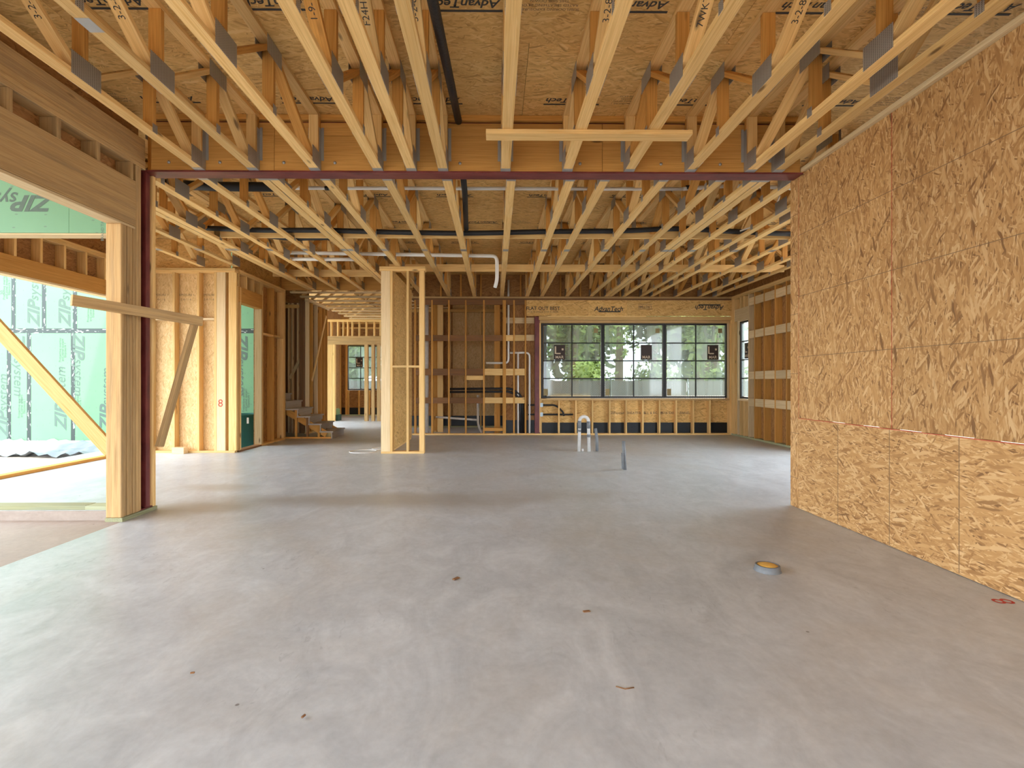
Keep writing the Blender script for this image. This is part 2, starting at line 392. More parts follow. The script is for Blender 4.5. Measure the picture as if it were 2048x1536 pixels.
# ================================================================== large structure
# ---- floors and ground
fl = empty('floor', (0, 5, 0), kind='structure')
bx('slab', -3.376, 5.95, -3.2, 21, -0.30, 0.0, 'concrete', fl, 'y', 0)
bx('slab', -7.25, -3.376, 5.16, 9.62, -0.30, 0.0, 'concrete', fl, 'y', 0)
bx('slab', -6.75, -3.376, 11.26, 21, -0.30, 0.0, 'concrete', fl, 'y', 0)
bx('slab', -4.85, -3.376, 9.62, 11.26, -0.30, 0.0, 'concrete', fl, 'y', 0)
bx('curb', -7.25, -3.53, 5.125, 5.159, -0.30, -0.002, 'concrete_low', fl, 'x', 0.004)
lo = empty('floor_porch', (-5, 2, -0.09), kind='structure')
bx('slab', -7.25, -3.38, -3.2, 5.122, -0.40, -0.09, 'concrete_low', lo, 'y', 0)
def ground():
    V, Fc = [], []; n = 44
    for j in range(n+1):
        for i in range(n+1):
            x, y = -45+i*90/n, -40+j*110/n
            V.append((x, y, -0.20+0.04*math.sin(x*1.3)*math.cos(y*0.9)))
    for j in range(n):
        for i in range(n): a = j*(n+1)+i; Fc.append((a, a+1, a+n+2, a+n+1))
    o = mesh_obj('ground', V, Fc, 'dirt', None, True); tag(o, kind='structure')
ground()
# ---- ceiling: deck panels over the trusses
ce = empty('ceiling', (0, 5, ZD), kind='structure')
deck = []
def deck_rows():
    k = -6
    while True:
        y0 = 4.0+1.2192*k; y1 = y0+1.2192
        if y0 > 20.5: break
        xl = -6.75 if (y0 < 9.3 or y0 > 11.2) else -4.85
        x = xl-(1.22 if k % 2 else 0.3)
        while x < 5.95:
            a, b = max(x, xl), min(x+2.438, 5.95)
            if b-a > 0.02 and y1 > -2.9:
                p = bx('deck_panel', a+0.0015, b-0.0015, y0+0.0015, y1-0.0015, ZD, ZD+0.019, 'osb_deck', ce, 'x', 0); deck.append((a, b, y0, y1, p))
            x += 2.438
        k += 1
deck_rows()
for (a, b, y0, y1, p) in deck:
    if y0 < 2.5 or y0 > 9.5 or b-a < 1.0: continue
    yt = y0+0.80
    x = a+0.45
    kind = 0
    while x < b-0.35:
        z = ZD-0.0015
        if kind % 2 == 0:
            text('AdvanTech', (x, yt, z), -X_, Y_, 0.105, 'ink', p, 0.25, 0.02)
            bx('print_bar', x-0.26, x+0.26, yt+0.060, yt+0.082, z-0.0005, z, 'ink', p, 'x', 0)
        else:
            for q in range(4): text(('SUBFLOORING EXPOSURE 1', 'RATED SHEATHING 24 OC', 'THIS SIDE DOWN', 'PANEL GRADE 23/32')[q], (x, yt+0.05-0.04*q, z), -X_, Y_, 0.034, 'ink_soft', p)
        x += 0.58; kind += 1
# ---- upper storey above the deck (casts the house's shadow on the green wing)
for nm, a in (('roof', (-7.35, 8.6, -3.7, 9.9, 6.5, 6.65)), ('roof', (-5.3, 8.6, 9.9, 21.5, 6.5, 6.65))):  # unseen roof, right overhang widened to keep sun off the far floor
    tag(bx(nm, *a, 'zip', None, 'y', 0), kind='structure')
up = empty('wall_upper_storey', (0, 5, 3.9), kind='structure')
for a in ((-6.75, -6.6, -3.15, 9.6, 3.9, 6.5), (5.8, 5.95, -3.15, 20.5, 3.9, 6.5), (-6.6, 5.8, -3.3, -3.15, 3.9, 6.5), (-4.85, 5.95, 20.5, 20.6, 3.9, 6.5), (-6.75, -4.85, 9.6, 9.75, 3.9, 6.5), (-4.95, -4.85, 9.75, 20.5, 3.9, 6.5)):
    bx('sheathing_panel', *a, 'zip', up, 'z', 0)

# ---- steel beam with timber packing
BY = 5.07
bm_ = empty('steel_beam', (0, BY+0.08, 3.30), 'dark red primed steel beam carrying the ceiling trusses, timber packed', 'beam')
bx('bottom_flange', -3.50, 3.02, BY, BY+0.165, 3.303, 3.32, 'steel', bm_, 'x')
bx('web', -3.36, 3.02, BY+0.075, BY+0.09, 3.32, 3.80, 'steel', bm_, 'x')
bx('top_flange', -3.36, 3.02, BY+0.045, BY+0.125, 3.80, 3.815, 'steel', bm_, 'x')
for xa, xb in ((-3.34, -2.15), (-2.147, -0.88), (-0.877, 1.05), (1.053, 3.0)):
    bx('timber_packing', xa, xb, BY+0.012, BY+0.07, 3.321, 3.66, 'lvl', bm_, 'x'); 
    bx('timber_packing', xa, xb, BY+0.020, BY+0.07, 3.664, 3.795, 'lvl', bm_, 'x')
    bx('timber_packing', xa, xb, BY+0.095, BY+0.155, 3.321, 3.795, 'lvl', bm_, 'x')
bx('timber_packing', -3.34, 3.0, BY+0.002, BY+0.16, 3.817, 3.868, 'pine_warm', bm_, 'x')
for u in (338, 440, 568, 670, 820, 920, 1160, 1322, 1440):
    p = P(u, 325, BY+0.012)
    lathe('bolt', [(0.0, 0.0), (0.016, 0.0), (0.016, 0.006), (0.009, 0.007), (0.009, 0.014), (0, 0.014)], (0, 0, 0), 'galv', bm_, 6).matrix_basis = Matrix.Translation(Vector((p.x, BY+0.012, 3.40))-LOC[bm_]) @ Matrix.Rotation(math.pi/2, 4, 'X')
sc = empty('steel_column', (-3.44, 5.09, 0), 'dark red steel column beside the multi-stud timber post', 'column')
bx('flange', -3.50, -3.385, 5.075, 5.135, 0.049, 3.30, 'steel', sc, 'z')
bx('web', -3.50, -3.47, 5.008, 5.074, 0.049, 3.30, 'steel', sc, 'z')
bx('base_plate', -3.51, -3.38, 4.985, 5.165, 0.038, 0.048, 'steel', sc, 'x')

# ---- trusses
def make_truss(y0, y1, joints0, lower_end=True, splice=(), hang=(True, True), simple=False):
    """children specs of an open-web truss along Y at X = 0: list of (name, p0, p1, w, h, mat, up)"""
    sp = [('bottom_chord', (0, y0, ZC+0.019), (0, y1, ZC+0.019), 0.089, 0.038, 'pine', Z_),
          ('top_chord', (0, y0, ZD-0.020), (0, y1, ZD-0.020), 0.089, 0.038, 'pine', Z_)]
    zb, zt = ZC+0.039, ZD-0.040
    for ye, s in ((y0, 1), (y1, -1)):
        sp.append(('end_post', (0, ye+s*0.020, zb), (0, ye+s*0.020, zt), 0.089, 0.038, 'pine_warm', Y_))
        sp.append(('end_post', (0, ye+s*0.060, zb), (0, ye+s*0.060, zt), 0.089, 0.038, 'pine', Y_))
    H = 0.72
    pts = []; y = joints0; b = True     # alternate bottom / top joints
    pts.append((y1-0.10, True))
    while y > y0+0.25:
        pts.append((y, b if False else None)); y -= H
    pts.append((y0+0.10, True))
    seq = []
    for i, (yy, _) in enumerate(pts): seq.append((yy, i % 2 == 0))
    for (ya, ba), (yb, bb) in zip(seq, seq[1:]):
        lo_, hi_ = (ya, yb) if ba else (yb, ya)
        d = 0.045 if lo_ < hi_ else -0.045
        sp.append(('web', (0, lo_+d, zb+0.012), (0, hi_-d, zt-0.012), 0.088, 0.038, random.choice(('pine', 'pine', 'pine_warm')), Y_))
    for k, (yy, bt) in enumerate(seq[1:-1]):
        if not bt or k % 3 == 1: sp.append(('web', (0, yy, zb), (0, yy, zt), 0.0875, 0.038, 'pine_warm', Y_))
    if not simple:
        for (yy, bt) in seq:
            z = zb+0.040 if bt else zt-0.030
            for s in (-1, 1):
                sp.append(('connector_plate', (s*0.0458, yy-0.13, z), (s*0.0458, yy+0.13, z), 0.0025, 0.155 if bt else 0.13, 'plate', Z_))
                if not bt: sp.append(('connector_plate', (s*0.0458, yy-0.03, zb), (s*0.0458, yy+0.03, zb), 0.0025, 0.07, 'plate', Z_))
        for ys in splice: sp.append(('connector_plate', (0, ys-0.06, ZC-0.0012), (0, ys+0.06, ZC-0.0012), 0.085, 0.002, 'galv', Z_))
    return sp
def hanger_mesh():
    if 'hang' in _cache: return _cache['hang']
    V, Fc = [], []
    def q(x0, x1, y0, y1, z0, z1):
        n = len(V)
        for z in (z0, z1):
            for (x, y) in ((x0, y0), (x1, y0), (x1, y1), (x0, y1)): V.append((x, y, z))
        for f in ((3, 2, 1, 0), (4, 5, 6, 7), (0, 1, 5, 4), (1, 2, 6, 5), (2, 3, 7, 6), (3, 0, 4, 7)): Fc.append(tuple(n+i for i in f))
    q(-0.048, 0.048, 0, 0.075, -0.003, -0.0005)
    for s in (-1, 1):
        a, b = sorted((s*0.0472, s*0.049)); q(a, b, 0.0, 0.055, -0.003, 0.40)
        a, b = sorted((s*0.049, s*0.075)); q(a, b, -0.0015, 0.0015, 0.10, 0.42)
    me = bpy.data.meshes.new('hanger'); me.from_pydata(V, [], Fc); me.update(); me.materials.append(M['galv']); _cache['hang'] = me
    return me
def place_truss(X, sp, y0, y1, label, group, hangers, marks=False):
    e = empty('floor_truss', (X, (y0+y1)/2, ZC), label, 'truss', group)
    for (nm, p0, p1, w, h, mt, upv) in sp:
        board(nm, Vector(p0)+X_*X, Vector(p1)+X_*X, w, h, mt, e, upv, 0.002 if h > 0.01 and w > 0.01 else 0)
    if marks:
        ws = [o for o in e.children if o.name.startswith('web')]
        for q in range(3):
            o = ws[(1, 3, 2)[q] if q < len(ws) else 0]; m = WM[o]; ax = m.col[0].to_3d(); nz = m.col[2].to_3d(); sgn = -1 if nz.y > 0 else 1
            if abs(ax.y) < 0.2: continue
            rr = ax if ax.z > 0 else -ax
            nn = nz*sgn; uu = nn.cross(rr)
            text(random.choice(('3-2-8', 'F240-H', '7WKT', 'F19', '1-9-1', '2-4', 'F24HD')), m.translation+nn*0.0205, rr, uu, 0.062, 'ink', o, 0, 0, 'handwriting')
    for (yh, s) in hangers:
        m = Matrix.Translation((X, yh, ZC)) @ (Matrix.Rotation(math.pi, 4, 'Z') if s < 0 else Matrix.Identity(4))
        link('hanger', hanger_mesh(), m, e)
    return e
near_u = [401, 509, 632, 757, 824, 887, 1011, 1134, 1257, 1379, 1498, 1553]
near_X = [XA(u, 5.075) for u in near_u]
for i, X in enumerate(near_X):
    ph = 4.33 if i % 2 == 1 else 3.62+0.72
    sp = make_truss(-3.2, BY+0.008, 4.33 if i not in (10, 2) else 4.02, splice=(3.02,) if i in (1,) else ())
    n = len(near_X)-1-i
    place_truss(X, sp, -3.2, BY, 'open-web floor truss on the loose-plank side of the steel beam, %s from strand-board wall' % ordinal[n], 'floor trusses between steel beam and front', ((BY+0.010, -1),), True)
far = [(-5.22, 9.30), (-4.60, 9.30), (-4.12, 11.60), (-4.022, 11.60), (-3.5, 11.60), (-2.95, 11.60), (-2.345, 11.60), (-2.247, 11.60), (-1.72, 12.45), (-1.095, 12.45), (-0.49, 12.45), (0.165, 12.45), (0.765, 12.45), (1.12, 12.45),
       (1.72, 12.45), (2.30, 12.45), (2.66, 12.45), (2.759, 12.45), (3.09, 12.45), (3.51, 12.45), (3.76, 12.45), (4.34, 12.45), (4.92, 12.45), (5.28, 12.45)]
for i, (X, ye) in enumerate(far):
    ys = BY+0.168 if -3.45 < X < 3.0 else BY+0.27
    sp = make_truss(ys, ye, ye-0.78-0.36*(i % 2), splice=(8.1,))
    n = len(far)-1-i
    place_truss(X, sp, ys, ye, 'open-web floor truss beyond the red beam, %s counted from the window-wall corner' % ordinal[n], 'floor trusses between steel beam and window wall',
                ((ys-0.003, 1),) if -3.45 < X < 3.0 else ())

# ================================================================== framed walls
def wall(name, loc): return empty(name, loc, kind='structure')
def vstud(w, x, y, z0, z1, along, mat='pine', name='stud', depth=0.14, t=0.038):
    """upright stud; along = axis of the wall's run"""
    if along == 'x': return bx(name, x-t/2, x+t/2, y-depth/2, y+depth/2, z0, z1, mat, w, 'z')
    return bx(name, x-depth/2, x+depth/2, y-t/2, y+t/2, z0, z1, mat, w, 'z')

# ---- wall_left: wide opening, built-up post and header, at X = -3.376
w = wall('wall_left', (-3.446, 4.9, 0)); XL0, XL1 = -3.516, -3.376
bx('bottom_plate', XL0-0.005, XL1+0.012, 4.725, 5.215, 0.0, 0.036, 'treated', w, 'y')
for k in range(5): bx('stud', XL0, XL1-0.005*(k % 2), 4.73+k*0.039, 4.73+k*0.039+0.036, 0.037, 2.70, 'pine_old', w, 'z', 0.005)
for k in range(2): bx('stud', XL0, XL1-0.004*k, 4.926+k*0.039, 4.962+k*0.039, 0.037, 3.31, 'pine_old', w, 'z', 0.004)
bx('stud', XL0, XL1, 5.17, 5.208, 0.037, 3.30, 'pine', w, 'z')
bx('header_pale_strip', XL0, XL1-0.004, -3.2, 4.92, 2.70, 2.722, 'pine_pale', w, 'y')  # added pale strip, its colour stands for daylight on the header underside
for k in range(3): bx('header_ply', XL1-0.0455*(k+1), XL1-0.0455*k-0.001, -3.2, 4.922, 2.724, 3.15, 'pine_old', w, 'y', 0.001)
yc = 4.87
while yc > -3.1:
    bx('cripple_stud', XL0, XL1, yc-0.019, yc+0.019, 3.151, 3.31, 'pine_old', w, 'z'); yc -= 0.405
for zz in (3.311, 3.352): bx('top_plate', XL0, XL1, -3.2, 5.06, zz, zz+0.039, 'pine_old', w, 'y')
bx('rim_board', XL1-0.05, XL1-0.006, -3.2, 5.062, 3.394, 3.60, 'pine_old', w, 'y')
bx('sheathing_panel', XL0-0.014, XL0-0.002, -3.2, 5.163, 3.0, ZD-0.002, 'osb_brown', w, 'y', 0)

# ---- wall_front_blocker: unseen wall added behind the viewpoint to cut sky light, open below its header
w = wall('wall_front_blocker', (0, -3.1, 0))
bx('header', -6.7, 5.9, -3.15, -3.05, 2.45, 2.9, 'lvl', w, 'x')
for zz in (3.24, 3.28): bx('top_plate', -6.7, 5.9, -3.17, -3.03, zz, zz+0.038, 'pine', w, 'x')
for k in range(6): bx('sheathing_panel', -6.7+2.1*k, -4.603+2.1*k, -3.19, -3.178, 2.45, ZD-0.003, 'zip', w, 'x', 0)
k = -6.6
while k < 5.8:
    bx('cripple_stud', k, k+0.038, -3.17, -3.03, 2.902, 3.239, 'pine', w, 'z'); k += 0.41
for x in (-6.68, -3.5, 3.05, 5.82):
    for q in range(2): bx('stud', x+q*0.04, x+q*0.04+0.038, -3.17, -3.03, 0.0 if x > -3.4 else -0.088, 2.449, 'pine', w, 'z')

bx('sheathing_panel', 3.19, 5.8, -3.025, -3.013, 0.0, ZD-0.003, 'osb_brown', w, 'x', 0)  # unseen panel added to shut daylight out of the right room

# ---- wall_porch: transverse exterior wall with green sheathing over an open bay
w = wall('wall_porch', (-5, 5.25, 0))
for a, b in ((-7.2, -5.66), (-5.657, -4.20), (-4.197, -3.535)):
    bx('sheathing_panel', a, b, 5.165, 5.178, 2.735, ZD-0.003, 'zip', w, 'x', 0)
bx('sheathing_backing', -7.2, -3.535, 5.179, 5.185, 3.102, ZD-0.003, 'osb_deck', w, 'x', 0)
bx('header', -7.2, -3.535, 5.18, 5.315, 2.72, 3.10, 'pine_pale', w, 'x')
bx('bottom_plate', -4.05, -3.53, 5.175, 5.315, 0.0, 0.04, 'treated', w, 'x'); bx('bottom_plate', -6.42, -4.052, 5.18, 5.32, 0.0, 0.042, 'treated', w, 'x')
ctr = P(48, 402, 5.163)
text('ZIP', P(70, 405, 5.1635), -X_, -Z_, 0.215, 'ink_grey', w, 0.35, 0.035, sx=1.25)
text('system', P(-20, 397, 5.1635), -X_, -Z_, 0.2, 'ink_grey', w, 0.3, 0.012)
text('BRAND TAPED', P(205, 455, 5.1635), Z_, -X_, 0.04, 'ink_grey', w)

# ---- wall_outer_left at X = -6.43, header over an open bay to the yard
w = wall('wall_outer_left', (-6.5, 7.4, 0)); XO = -6.43
bx('bottom_plate', XO-0.14, XO, 5.33, 9.30, 0.0, 0.045, 'pine_warm', w, 'y')
for k in range(3): bx('header_ply', XO-0.045*(k+1), XO-0.045*k-0.001, 5.33, 9.28, 2.715, 2.955, 'lvl', w, 'y')
bx('header_pale_strip', XO-0.14, XO-0.002, 5.33, 9.28, 2.685, 2.713, 'pine_pale', w, 'y')
for k in range(10): vstud(w, XO-0.07, 5.42+k*0.404, 2.957, 3.31, 'y', 'pine', 'cripple_stud')
for zz in (3.311, 3.352): bx('top_plate', XO-0.14, XO, 5.33, 9.30, zz, zz+0.039, 'pine', w, 'y')
for a, b in ((5.33, 7.6), (7.603, 9.45)): bx('sheathing_panel', XO-0.155, XO-0.142, a, b, 2.72, ZD-0.003, 'osb_brown', w, 'y', 0)
vstud(w, XO-0.07, 9.26, 0.046, 2.684, 'y')

# ---- wall_recess: strand-board-backed stud wall facing the room at Y = 9.36
w = wall('wall_recess', (-5.7, 9.43, 0)); YR = 9.36
bx('bottom_plate', -6.42, -4.66, YR, YR+0.14, 0.0, 0.038, 'pine', w, 'x')
for zz in (3.235, 3.274): bx('top_plate', -6.42, -4.66, YR, YR+0.14, zz, zz+0.038, 'pine', w, 'x')
for u in (300, 347, 396): vstud(w, XA(u, YR), YR+0.07, 0.039, 3.234, 'x')
for k in range(3): bx('stud', -4.985+0.0, -4.83, YR+0.0385*k, YR+0.038+0.0385*k, 0.039, 3.234, 'pine_pale' if k == 0 else 'pine', w, 'z')
bx('stud', -5.03, -4.988, YR, YR+0.14, 0.039, 3.234, 'pine', w, 'z')
for a, b in ((-5.335, -5.032), (-5.77, -5.375), (-6.18, -5.815)): bx('blocking', a, b, YR, YR+0.14, ZA(400, 638, YR)-0.019, ZA(400, 638, YR)+0.019, 'pine_pale', w, 'x')
for a, b in ((-6.42, -5.72), (-5.717, -4.70)): bx('sheathing_panel', a, b, YR+0.141, YR+0.153, 0.0, ZC, 'osb_pale', w, 'z', 0)
bx('rim_panel', -6.42, -4.80, YR+0.141, YR+0.153, ZC+0.003, ZD-0.003, 'osb_deck', w, 'x', 0)
for u in (320, 372, 418):
    for k in range(2): text(('EXPOSURE 1', '2 4 / 1 6')[k], P(u, 590+k*9, YR+0.139), X_, Z_, 0.055, 'ink_soft', w)
text('8', P(441, 807, YR-0.0015), X_, Z_, 0.19, 'red_ink', w)

# ---- wall_door: runs away from the recess corner at X = -4.635, with a door opening
w = wall('wall_door', (-4.70, 10.4, 0)); XD = -4.635; xm = XD-0.07
d0, d1 = YA(477, XD), YA(523, XD)
yend = YA(571, XD)
bx('bottom_plate', XD-0.14, XD, YR+0.15, d0, 0.0, 0.038, 'pine', w, 'y'); bx('bottom_plate', XD-0.14, XD, d1, yend, 0.0, 0.038, 'pine', w, 'y')
bx('threshold', XD-0.14, XD+0.004, d0, d1, 0.0, 0.030, 'brown_wood', w, 'y')
for zz in (3.235, 3.274): bx('top_plate', XD-0.14, XD, YR+0.145, yend, zz, zz+0.038, 'pine', w, 'y')
for yy in (YR+0.165, d0-0.058, d0-0.019): vstud(w, xm, yy, 0.039, 3.0 if yy > d0-0.03 else 3.234, 'y')
for k in range(2): bx('header', XD-0.07*(k+1), XD-0.07*k-0.001, d0-0.038, d1+0.038, 2.72, 3.0, 'pine_warm' if 0 else 'lvl', w, 'y')
for k in range(4): vstud(w, xm, d0+0.02+k*(d1-d0-0.04)/3, 3.001, 3.234, 'y', 'pine', 'cripple_stud')
vstud(w, xm, d1+0.019, 0.039, 2.719, 'y', 'pine_pale'); vstud(w, xm, d1+0.058, 0.039, 3.234, 'y')
for u in (548,): vstud(w, xm, YA(u, XD), 0.039, 3.234, 'y', 'pine_warm')
for k in range(3): vstud(w, xm, yend-0.02-0.04*k, 0.039, 3.234, 'y', 'pine')
yb = YA(548, XD)
for a, b in ((d1+0.078, yb-0.02), (yb+0.02, yend-0.12)): bx('blocking', XD-0.10, XD, a, b, 2.22, 2.258, 'pine', w, 'y')
bx('sheathing_panel', XD-0.155, XD-0.142, d1, yend, 0.0, ZC, 'osb_brown', w, 'z', 0)
bx('sheathing_panel', XD-0.155, XD-0.142, YR+0.16, d1-0.003, 3.0, ZC, 'osb_brown', w, 'y', 0)
bx('rim_panel', XD-0.155, XD-0.142, YR+0.16, 11.70, ZC+0.003, ZD-0.003, 'osb_deck', w, 'y', 0)

# ---- flush beam closing the left trusses
tag(bx('ceiling_beam', -4.75, -1.99, 11.602, 11.70, ZC+0.0, ZD-0.003, 'lvl', None, 'x'), 'laminated timber beam closing the truss ends above the stair passage', 'beam')

# ---- wall_partition: short stud return with strand board on one side
w = wall('wall_partition', (-1.65, 9.3, 0)); YP = 9.23
xa, xb = XA(762, YP), XA(848, YP)
bx('bottom_plate', xa, xb, YP, YP+0.14, 0.0, 0.038, 'pine', w, 'x'); 
for zz in (3.24, 3.279): bx('top_plate', xa-0.03, xb+0.02, YP, YP+0.14, zz, zz+0.038, 'pine', w, 'x')
for k in range(3): bx('stud', xa, xa+0.16, YP+0.0385*k, YP+0.038+0.0385*k, 0.039, 3.239, 'pine_pale' if k == 0 else 'pine', w, 'z')
bx('stud', xa+0.162, xa+0.20, YP, YP+0.14, 0.039, 3.239, 'pine', w, 'z')
vstud(w, XA(815, YP), YP+0.07, 0.039, 3.239, 'x'); bx('stud', xb-0.085, xb, YP, YP+0.038, 0.039, 3.239, 'pine', w, 'z'); bx('stud', xb-0.038, xb, YP+0.039, YP+0.14, 0.039, 3.239, 'pine', w, 'z')
zz = ZA(800, 733, YP)
bx('blocking', xa+0.201, XA(815, YP)-0.02, YP, YP+0.14, zz-0.019, zz+0.019, 'pine', w, 'x'); bx('blocking', XA(815, YP)+0.02, xb-0.086, YP, YP+0.14, zz-0.019, zz+0.019, 'pine', w, 'x')
xs = xa+0.165
for a, b in ((0.04, 0.93), (0.933, 2.15), (2.153, 3.30)): bx('sheathing_panel', xs-0.012, xs, YP+0.142, 11.60, a, b, 'osb_deck', w, 'y', 0)
bx('bottom_plate', xa, xs-0.013, YP+0.142, 11.60, 0.0, 0.038, 'pine', w, 'y')
bx('top_plate', xa, xs-0.013, YP+0.142, 11.60, 3.24, 3.317, 'pine', w, 'y')
for k in range(5): bx('stud', xa, xs-0.013, YP+0.40+k*0.41, YP+0.438+k*0.41, 0.039, 3.239, 'pine', w, 'z')

# ---- wall_right: strand-board wall at X = 3.03
w = wall('wall_right', (3.1, 3.5, 0)); XR = 3.03
yS = [5.305, 5.166, 3.947, 2.728, 1.509, 0.29, -0.929, -2.148, -3.02]
for y1_, y0_ in zip(yS, yS[1:]):
    p = bx('sheathing_panel', XR, XR+0.012, y0_+0.0015, y1_-0.001, 0.909 if y1_ < 5.2 else 0.004, 3.322, 'osb', w, 'z', 0.001)
    if y1_ < 5.2:
        for zz in (1.515, 2.117, 2.727): bx('stud_guide_line', XR-0.0008, XR, y0_+0.002, y1_-0.002, zz-0.0022, zz+0.0022, 'pencil', p, 'y', 0)
        bx('chalk_line', XR-0.0008, XR, y1_-0.006, y1_-0.003, 0.91, 3.32, 'red_ink', p, 'z', 0)
    else:
        for zz in (0.30, 0.75, 1.35, 1.95, 2.56, 2.95): bx('stud_guide_line', XR-0.0008, XR, y0_+0.002, y1_-0.002, zz-0.002, zz+0.002, 'pencil', p, 'y', 0)
for y1_, y0_ in ((5.166, 2.728), (2.728, 0.29), (0.29, -2.148), (-2.148, -3.02)):
    p = bx('sheathing_panel', XR, XR+0.012, y0_+0.0015, y1_-0.001, 0.004, 0.906, 'osb', w, 'y', 0.001)
    bx('chalk_line', XR-0.0008, XR, y0_+0.002, y1_-0.002, 0.900, 0.9045, 'red_ink', p, 'y', 0)
    yy = y1_-0.6
    while yy > y0_+0.1:
        bx('stud_guide_line', XR-0.0008, XR, yy-0.0025, yy+0.0025, 0.014, 0.898, 'pencil', p, 'z', 0); yy -= 0.6
for k in range(20): bx('stud', XR+0.013, XR+0.15, 5.267-k*0.406, 5.305-k*0.406, 0.04, 3.28, 'pine', w, 'z')
bx('bottom_plate', XR+0.013, XR+0.15, -3.02, 5.305, 0, 0.038, 'pine', w, 'y')
bx('top_plate', XR-0.035, XR+0.15, -3.02, 5.065, 3.324, 3.362, 'pine_pale', w, 'y'); bx('top_plate', XR+0.013, XR+0.15, -3.02, 5.305, 3.282, 3.320, 'pine', w, 'y')

# ---- wall_far: window wall and open stud wall at Y = 12.45
w = wall('wall_far', (2, 12.52, 0)); YF = 12.45; ym = YF+0.07; sF = YF/F
bx('bottom_plate', -1.98, 5.68, YF, YF+0.14, 0.0, 0.038, 'pine', w, 'x')
for zz, mt in ((3.235, 'brown_wood'), (3.277, 'pine_old')): bx('top_plate', -1.98, 5.80, YF-0.003, YF+0.14, zz, zz+0.041, mt, w, 'x')
studs_u = [830, 864, 897.6, 931.4, 967.8, 1007, 1028, 1051]
sx_ = [XA(u, YF) for u in studs_u]
for x in sx_: vstud(w, x, ym, 0.039, 3.234, 'x', 'pine_warm')
bx('stud', sx_[5]+0.02, sx_[5]+0.058, YF, YF+0.14, 0.039, 3.234, 'pine_warm', w, 'z')
bx('stud', sx_[4]+0.45-0.20, sx_[4]+0.45-0.06, YF+0.16, YF+0.30, 0.0, 3.2, 'pine_warm', w, 'z')
def block_row(z, mats, i0=0, i1=7, h=0.14, thick=0.038):
    for i in range(i0, i1):
        a = sx_[i]+(0.059 if i == 5 else 0.02); bx('blocking', a, sx_[i+1]-0.02, YF+0.004, YF+0.004+thick, z-h/2, z+h/2, mats[(i-i0) % len(mats)], w, 'x')
block_row(ZA(900, 603, YF), ['brown_wood'], 0, 7, 0.15)
block_row(ZA(900, 676, YF), ['brown_wood', 'brown_wood', 'brown_wood', 'brown_wood', 'brown_wood', 'pine', 'pine'])
block_row(ZA(900, 744, YF), ['brown_wood', 'brown_wood', 'brown_wood', 'brown_wood', 'pine', 'pine', 'pine'], 0, 7, 0.16)
block_row(ZA(900, 801, YF), ['brown_wood', 'brown_wood', 'brown_wood', 'brown_wood', 'pine', 'pine', 'pine'])
bx('blocking', sx_[3]+0.02, sx_[4]-0.02, YF, YF+0.038, ZA(950, 760, YF), ZA(950, 751.5, YF), 'pine', w, 'x')
bx('blocking', sx_[4]+0.02, sx_[5]-0.02, YF+0.01, YF+0.14, ZA(990, 862, YF), ZA(990, 856, YF), 'pine_warm', w, 'x')
for v0, v1 in ((634.5, 646), (669, 681)):
    bx('blocking', sx_[5]+0.06, XA(1069, YF), YF+0.075, YF+0.10, ZA(1050, v1, YF), ZA(1050, v0, YF), 'pine_pale', w, 'x')
# right of the open bays: sheathing, column, header panels, window rough opening
xw0, xw1 = XA(1082, YF), XA(1455, YF); zs, zh = ZA(1200, 797, YF), ZA(1200, 646, YF)
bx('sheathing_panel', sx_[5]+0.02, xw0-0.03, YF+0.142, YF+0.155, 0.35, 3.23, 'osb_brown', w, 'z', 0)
bx('membrane_strip', sx_[5]+0.02, xw0-0.03, YF+0.140, YF+0.154, 0.039, 0.348, 'membrane', w, 'x', 0)
cl = [XA(u, YF) for u in (1053, 1176, 1210, 1254, 1463)]
hp = []
for a, b in zip(cl, cl[1:]): hp.append(bx('sheathing_panel', a+0.001, b-0.001, YF-0.012, YF, ZA(1200, 632, YF), 3.232, 'osb_deck', w, 'x', 0.001))
yt = YF-0.0135
text('FLAT OUT BEST', P(1086, 617, yt), X_, Z_, 0.115, 'ink', hp[0], 0.0, 0.015)
text('FOR A SMALL STEP FLOOR', P(1086, 624, yt), X_, Z_, 0.062, 'ink_soft', hp[0])
text('AdvanTech', P(1217, 618, yt), X_, Z_, 0.15, 'ink', hp[2], 0.25, 0.02)
bx('print_bar', XA(1197, yt), XA(1241, yt), yt-0.0005, yt, ZA(1200, 624.5, yt), ZA(1200, 622, yt), 'ink', hp[2], 'x', 0)
text('LIFETIME', P(1290, 613.5, yt), -X_, -Z_, 0.085, 'ink_soft', hp[3], 0, 0.012)
for a in ((1276, 1305, 617.6, 618.4), (1276, 1305, 608, 608.8)): bx('print_bar', XA(a[0], yt), XA(a[1], yt), yt-0.0005, yt, ZA(1290, a[3], yt), ZA(1290, a[2], yt), 'ink_soft', hp[3], 'x', 0)
text('AdvanTech', P(1419, 615, yt), -X_, -Z_, 0.15, 'ink', hp[3], 0.25, 0.02)
bx('print_bar', XA(1397, yt), XA(1441, yt), yt-0.0005, yt, ZA(1400, 611, yt), ZA(1400, 608.5, yt), 'ink', hp[3], 'x', 0)
bx('header', xw0-0.05, XA(1463, YF), YF, YF+0.14, ZA(1200, 640, YF), ZA(1200, 632.5, YF), 'pine', w, 'x')
bx('header', xw0-0.03, XA(1461, YF), YF+0.004, YF+0.14, zh, ZA(1200, 640.4, YF), 'pine_old', w, 'x')
bx('window_sill_plate', xw0-0.03, xw1+0.05, YF-0.004, YF+0.14, zs-0.045, zs, 'pine_old', w, 'x')
bx('stud', xw0-0.038, xw0-0.002, YF, YF+0.14, zs-0.9+0.09, zh, 'pine', w, 'z')
